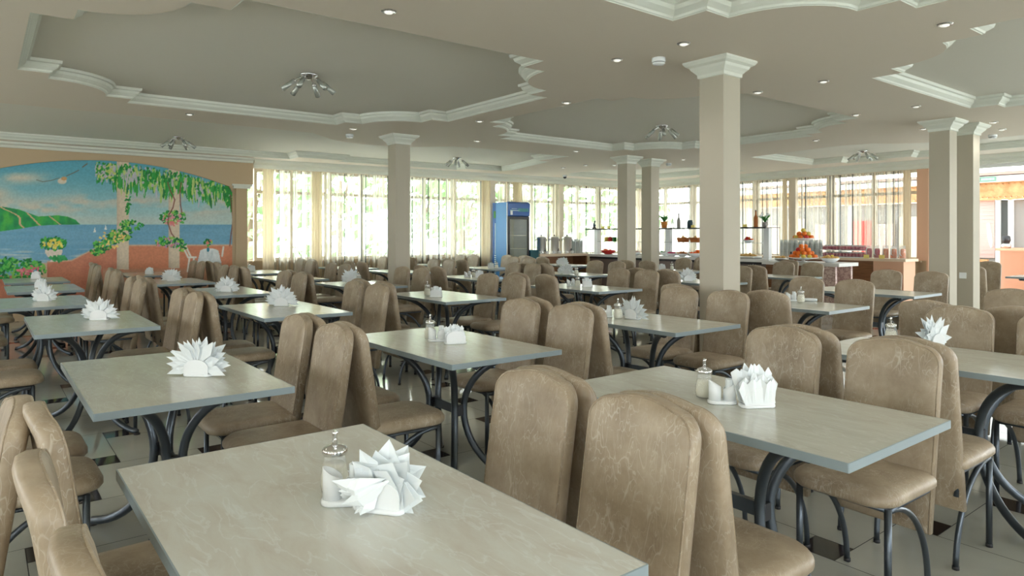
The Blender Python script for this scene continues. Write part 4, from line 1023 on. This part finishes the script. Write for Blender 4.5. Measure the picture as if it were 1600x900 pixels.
bowl(-5.98,11.75,.88,.16,[M['bread'],M['yellow']],'dish of golden pastries right of the fruit stand',41,M['white'],22,.05,.035)
bowl(-6.95,11.8,.88,.12,[M['bread']],'small dish of pastries left of the fruit stand',42,M['steel'],12,.04)
bottle(-6.88,12.05,.88,M['black'],'small dark bottle behind the dishes left of the fruit stand',.15)
# long juice counter
t=thing('juice_counter','long counter with pale top and brown front along the far windows','counter',(0,0,0))
m=MB(); m.box2((-9.0,13.62,.86),(-5.5,14.2,.91)); m.build('worktop',M['woodlight'],t)
m=MB(); m.box2((-8.95,14.12,0),(-5.75,14.18,.86)); m.box2((-8.9,13.7,.66),(-7.0,13.74,.86)); m.box2((-6.9,13.68,.2),(-6.1,14.12,.86)); m.build('cabinet_body',M['wood'],t)
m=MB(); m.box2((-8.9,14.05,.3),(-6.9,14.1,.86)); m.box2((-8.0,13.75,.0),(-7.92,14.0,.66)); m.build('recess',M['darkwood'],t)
m=MB(); m.box2((-6.1,13.66,0),(-5.55,14.18,.86)); m.build('end_panel',M['salmon'],t)
for k in range(3):
    m=MB(); m.box2((-7.9+k*.36,13.78,.0),(-7.6+k*.36,13.98,.62)); m.box2((-7.92+k*.36,13.76,.60),(-7.58+k*.36,14.0,.64)); o=m.build('storage_box',M['outwall']); tag(o,'white storage box under the long counter, %s of three'%('left','middle','right')[k],'box','boxes under the counter')
gj=MB(); gj.lathe([(.030,0),(.034,.10),(.032,.10),(.028,.004)],12,m=0); gj.lathe([(.027,.006),(.030,.075)],12,m=1)
gjm=gj.mesh('juice_glass',[M['clear'],M['juice']])
for tier in range(2):
    z=.91+.14*tier
    m=MB(); o_=rrect(.84,.30,.03,4,-6.78,13.88); m.prism(o_,z,z+.012); m.build('serving_tray',M['white']); o=bpy.context.scene.collection.objects[-1] if False else None
    tr=[x for x in COL.objects if x.name.startswith('serving_tray') and x.type=='MESH' and not x.parent][-1]; tag(tr,'%s white tray under the red juice glasses'%('lower','upper')[tier],'tray')
    for i in range(12):
        for j in range(3):
            o=put('juice_glass',gjm,None,(-7.15+i*.068,13.80+j*.085,z+.012)); tag(o,'glass of red juice on the %s tray of the long counter'%('lower','upper')[tier],'juice glass','red juice glasses, %s tray'%('lower','upper')[tier])
def jug(u,jm,lab):
    t=thing('juice_jug',lab,'jug',(u,13.86,.91),0,'glass juice jugs'); m=MB(); m.lathe([(.055,0),(.06,.02),(.06,.16),(.05,.22),(.055,.25),(.05,.25),(.046,.2),(.056,.15),(.056,.01)],18); m.build('jug_body',M['clear'],t)
    m=MB(); m.lathe([(.052,.012),(.054,.15),(.048,.19)],16); m.build('juice',jm,t); m=MB(); m.tube([(0,-.06,.2),(.0,-.11,.18),(0,-.11,.09),(0,-.062,.06)],.009,8); m.build('handle',M['greyglass'],t)
jug(-6.27,M['juice'],'jug of red juice, first right of the red glasses'); jug(-6.12,M['juice'],'jug of red juice, second from the red glasses')
jug(-5.96,M['ojuice'],'jug of orange juice, left of three'); jug(-5.81,M['ojuice'],'jug of orange juice, middle of three'); jug(-5.65,M['ojuice'],'jug of orange juice at the right end, beside the window post')
for u,l in ((-6.24,'left'),(-5.95,'right')):
    m=MB(); m.box((0,0,.035),(.10,.01,.07)); o=m.build('price_card',M['card'],None,(u,13.68,.91)); tag(o,'yellow card leaning before the juice jugs, %s one'%l,'card','yellow cards by the jugs')
gm2=glass_stack(7,.036,.04,.11).mesh('glass_stack',M['greyglass'])
for k in range(16):
    o=put('glass_stack',gm2,None,(-8.12+(k%8)*.115,13.84+.14*(k//8),.91)); tag(o,'column of stacked glasses behind the fruit stand','glass stack','stacked glasses behind the fruit')
t=MB(); 
o=rrect(.3,.22,.08,5); t.loft([[(x*.8,y*.8,.0) for x,y in o],[(x,y,.05) for x,y in o],[(x*.9,y*.9,.30) for x,y in o],[(x*.5,y*.5,.38) for x,y in o]]); t.tube([(-.08,0,.34),(0,0,.46),(.08,0,.34)],.01,8); o=t.build('shopping_bag',M['red'],None,(-5.85,13.3,0)); tag(o,'red bag on the floor at the end of the long counter','bag')

# ------------------------------------------------------------------ outside
g=MB(); g.box2((-90,-60,-.3),(60,90,-.21)); struct(g.build('ground',M['ground']))
# kiosk across the terrace
KV=21.5
t=thing('wooden_kiosk','kiosk outside with orange lattice fascia, pink shutter and posts','kiosk',(0,0,0))
m=MB(); m.box2((-15,KV,.2),(1.5,KV+.1,2.3)); m.build('wall',M['greypanel'],t)
m=MB(); m.box2((-15.2,KV-.35,2.77),(2,KV+4,2.93)); m.build('fascia',M['wframe'],t)
m=MB(); m.box2((-15.2,KV-.42,2.95),(2,KV+4,3.03)); m.build('roof',mat('brown_grey_roof',s2l((176,150,140)),.7),t)
lt=MB(); z0,z1=2.36,2.74; stp=.13; H_=z1-z0
lt.box2((-15,KV-.22,z0-.06),(1.5,KV-.14,z0)); lt.box2((-15,KV-.22,z1),(1.5,KV-.14,z1+.03))
u=-15.0
while u<1.4:
    for s in (-1,1):
        a=(u,KV-.18+.012*s,z0) if s>0 else (u+H_,KV-.18+.012*s,z0); b=(u+H_,KV-.18+.012*s,z1) if s>0 else (u,KV-.18+.012*s,z1)
        d=Vector(b)-Vector(a); d.normalize(); w_=Vector((-d.z,0,d.x))*.048
        p=[Vector(a)-w_,Vector(a)+w_,Vector(b)+w_,Vector(b)-w_]; th=Vector((0,.012,0))
        lt.add([tuple(x) for x in p]+[tuple(x+th) for x in p],[(0,1,2,3),(7,6,5,4),(0,4,5,1),(1,5,6,2),(2,6,7,3),(3,7,4,0)],0)
    u+=stp
lt.build('lattice',M['lattice'],t)
m=MB(); 
for k in range(30): m.box2((-7.5,KV-.06+(.0 if k%2 else -.012),.75+k*.052),(-6.42,KV-.03,.75+k*.052+.05))
m.build('roller_shutter',M['shutter'],t)
for u in (-6.38,-6.1,-7.62,-10.3,-13.8,-2.6):
    m=MB(); m.box2((u,KV-.15,-.2),(u+.10,KV-.02,2.32)); m.build('post',M['wframe'],t)
m=MB(); m.box2((-6.28,KV-.05,.95),(-6.1,KV-.01,2.3)); m.build('window',mat('dark_kiosk_window',s2l((84,88,88)),.2),t)
m=MB(); m.box2((-7.5,KV-.5,.62),(-6.45,KV-.4,.72)); 
for k in range(6): m.box2((-7.5+k*.17,KV-.5,.3),(-7.4+k*.17,KV-.46,.62))
m.build('lower_trellis',M['lattice'],t)
m=MB(); m.lathe([(1.2,0),(1.2,.98),(1.3,.98),(1.3,1.04),(.1,1.04)],28,(-4.75,KV-1.1,0)); m.build('round_counter',M['pot'],t)
m=MB(); 
for k,(u,c) in enumerate(((-13.2,0),(-12.3,2),(-11.4,0),(-10.15,1),(-9.5,0),(-8.8,2))): m.box2((u,KV-.12,.6),(u+.55,KV-.06,1.7+.1*c),c)
m.build('poster_board',[M['pinkpanel'],M['red'],M['woodlight']],t)
# sign on the fascia
m=MB(); m.box2((-6.75,KV-.38,2.79),(-6.3,KV-.35,2.91)); sg=m.build('sign_board',mat('green_sign',s2l((120,160,140)),.5),t)
m=MB(); m.box((-6.70,KV-.385,2.85),(.07,.01,.08)); 
for k in range(9): m.box((-6.62+k*.034,KV-.385,2.85),(.018,.01,.06))
m.build('lettering',M['signtxt'],sg)
t=thing('espresso_grinder','dark and silver appliance on the round counter outside','appliance',(-5.75,KV-1.5,1.04)); m=MB(); m.lathe([(.1,0),(.11,.08),(.07,.12)],14); m.build('base',M['steel'],t); m=MB(); m.lathe([(.07,.12),(.1,.2),(.08,.3),(.02,.32)],14); m.build('hopper',M['black'],t)
m=MB(); m.tube([(0,0,0),(-.05,0,.3),(-.08,0,.62)],[.03,.05,.03],10); o=m.build('folded_parasol',M['white'],None,(-6.1,KV-1.35,1.04)); tag(o,'white folded cloth standing at the left of the round counter','cloth')
_c=mat('translucent_canopy',s2l((225,225,220)),.6); N,L,b=nodes(_c); _t=N.new('ShaderNodeBsdfTranslucent'); _t.inputs[0].default_value=(.28,.28,.27,1); _m=N.new('ShaderNodeMixShader'); _m.inputs[0].default_value=.8; L.new(b.outputs[0],_m.inputs[1]); L.new(_t.outputs[0],_m.inputs[2]); L.new(_m.outputs[0],N['Material Output'].inputs[0])
m=MB(); m.add([(-15.5,15.2,3.42),(6,15.2,3.42),(6,KV+2,3.42),(-15.5,KV+2,3.42)],[(0,1,2,3)]); t=m.build('kiosk_shade_canopy',_c); tag(t,'pale canopy roof added over the terrace to shade the kiosk','canopy')  # canopy added and spread wide to hold down the light on the kiosk
for u in (-13.2,-8.6,1.0):
    m=MB(); m.box2((u-.04,17.3,-.2),(u+.04,17.38,3.4)); m.build('post',M['wframe'],t)
# trees and shrubs in the garden
def tree(u,v,h,r,lab,seed,name='garden_tree',trunk=True,zc=None):
    q=random.Random(seed); t=thing(name,lab,'tree' if trunk else 'shrub',(u,v,-.21),0,'garden trees' if trunk else 'garden shrubs')
    m=MB(); zc=zc or h*.62
    for k in range(330 if trunk else 220):
        a=q.random()*2*PI; b=math.acos(1-2*q.random()); d=r*(q.random()**.35)
        c=Vector((d*math.sin(b)*math.cos(a),d*math.sin(b)*math.sin(a),zc+d*.9*math.cos(b)))
        if c.z<.05: continue
        s=q.uniform(.12,.26)*(r/1.8)**.5; e=Vector((q.uniform(-1,1),q.uniform(-1,1),q.uniform(-1,1))).normalized(); f=e.orthogonal().normalized(); g_=e.cross(f)
        pts=[c+f*s,c+g_*s*.6,c-f*s,c-g_*s*.6,c+e*s*.15]
        m.add([tuple(p) for p in pts],[(0,1,4),(1,2,4),(2,3,4),(3,0,4)],0)
    m.build('foliage',M['hedge'],t)
    if trunk:
        m=MB(); m.tube([(0,0,0),(.05,.03,zc*.5),(0,.1,zc)],[.13,.1,.06],8); m.tube([(0,.05,zc*.6),(.4,.2,zc)],[.06,.03],6); m.build('trunk',M['bark'],t)
for k,(u,v,h,r) in enumerate(((-18.5,5.6,4.6,2.0),(-21,9.2,5.4,2.4),(-18,12.0,4.2,1.7),(-23,13.5,5.0,2.2),(-19,16.5,4.4,1.9),(-18.5,20.5,4.2,1.7),(-22,3.0,5,2.3))):
    tree(u,v,h,r,['tree in the garden straight behind the left end of the window wall','large tree in the garden behind the slim left column','garden tree behind the window left of the blue fridge','garden tree behind the blue fridge','garden tree behind the steel urns','garden tree behind the window corner, beyond the island','garden tree beyond the mural end of the window wall'][k],50+k)
for k,(u,v,h,r) in enumerate(((-16.3,6.4,1.2,.75),(-16.6,8.6,1.3,.8),(-16.2,10.8,1.1,.7),(-16,13.2,1.2,.75))):
    tree(u,v,h,r,'round garden shrub low behind the %s part of the left windows'%['leftmost','middle','right','far right'][k],80+k,'garden_shrub',False)
m=MB(); m.box2((-30,24,-.21),(-29.6,40,3.2)); m.box2((-34,-4,-.21),(-33.7,30,2.2)); m.box2((-30,30,-.21),(-12,30.3,3.0)); struct(m.build('wall_garden',M['outwall']))

# ------------------------------------------------------------------ light
wd=bpy.data.worlds.new('sky'); sc.world=wd; wd.use_nodes=True; N=wd.node_tree.nodes; L=wd.node_tree.links
bg=N['Background']; tc=N.new('ShaderNodeTexCoord'); sx=N.new('ShaderNodeSeparateXYZ'); L.new(tc.outputs['Generated'],sx.inputs[0])
r=N.new('ShaderNodeValToRGB'); e=r.color_ramp.elements; e[0].position=0; e[0].color=(.94,.99,1,1); e[1].position=.6; e[1].color=(.84,.95,1,1)
L.new(sx.outputs['Z'],r.inputs[0]); L.new(r.outputs[0],bg.inputs[0]); bg.inputs[1].default_value=SKY if 'SKY' in globals() else 10
sun=bpy.data.lights.new('sun','SUN'); sun.energy=16; sun.angle=.01; sun.color=(1,1,.96); so=bpy.data.objects.new('sun',sun); COL.objects.link(so); so.rotation_euler=(math.radians(38),0,math.radians(-15))
def portal(name,loc,rot,w,h):
    l=bpy.data.lights.new(name,'AREA'); l.shape='RECTANGLE'; l.size=w; l.size_y=h; l.cycles.is_portal=True
    o=bpy.data.objects.new(name,l); COL.objects.link(o); o.location=loc; o.rotation_euler=rot
portal('window_portal',(-13.25,9.3,1.75),(PI/2,0,-PI/2+.065),10.3,1.8)
portal('window_portal',(-9.2,14.75,1.75),(-PI/2,0,0),7.2,1.8)
portal('window_portal',(-1.1,14.75,1.35),(-PI/2,0,0),9,2.7)
portal('window_portal',(UR+.25,4.5,1.4),(PI/2,0,PI/2),20,2.3)
portal('window_portal',(-5.1,VL-.25,1.4),(PI/2,0,0),16.8,2.3)

# ------------------------------------------------------------------ camera
cam=bpy.data.cameras.new('camera'); cam.sensor_width=36; cam.lens=36*1064.4/1600; cam.shift_y=-(450-367.5)/1600; cam.clip_end=300
co=bpy.data.objects.new('camera',cam); COL.objects.link(co); co.location=(0,0,1.361); co.rotation_euler=(PI/2,0,math.radians(52)); sc.camera=co
sc.view_settings.view_transform='Standard'; sc.view_settings.look='None'; sc.view_settings.gamma=1; sc.view_settings.use_curve_mapping=False
sc.view_settings.exposure=0.13
sc.cycles.max_bounces=10; sc.cycles.diffuse_bounces=5; sc.cycles.glossy_bounces=4; sc.cycles.transparent_max_bounces=16; sc.cycles.transmission_bounces=6
sc.cycles.caustics_reflective=False; sc.cycles.caustics_refractive=False; sc.cycles.sample_clamp_indirect=8
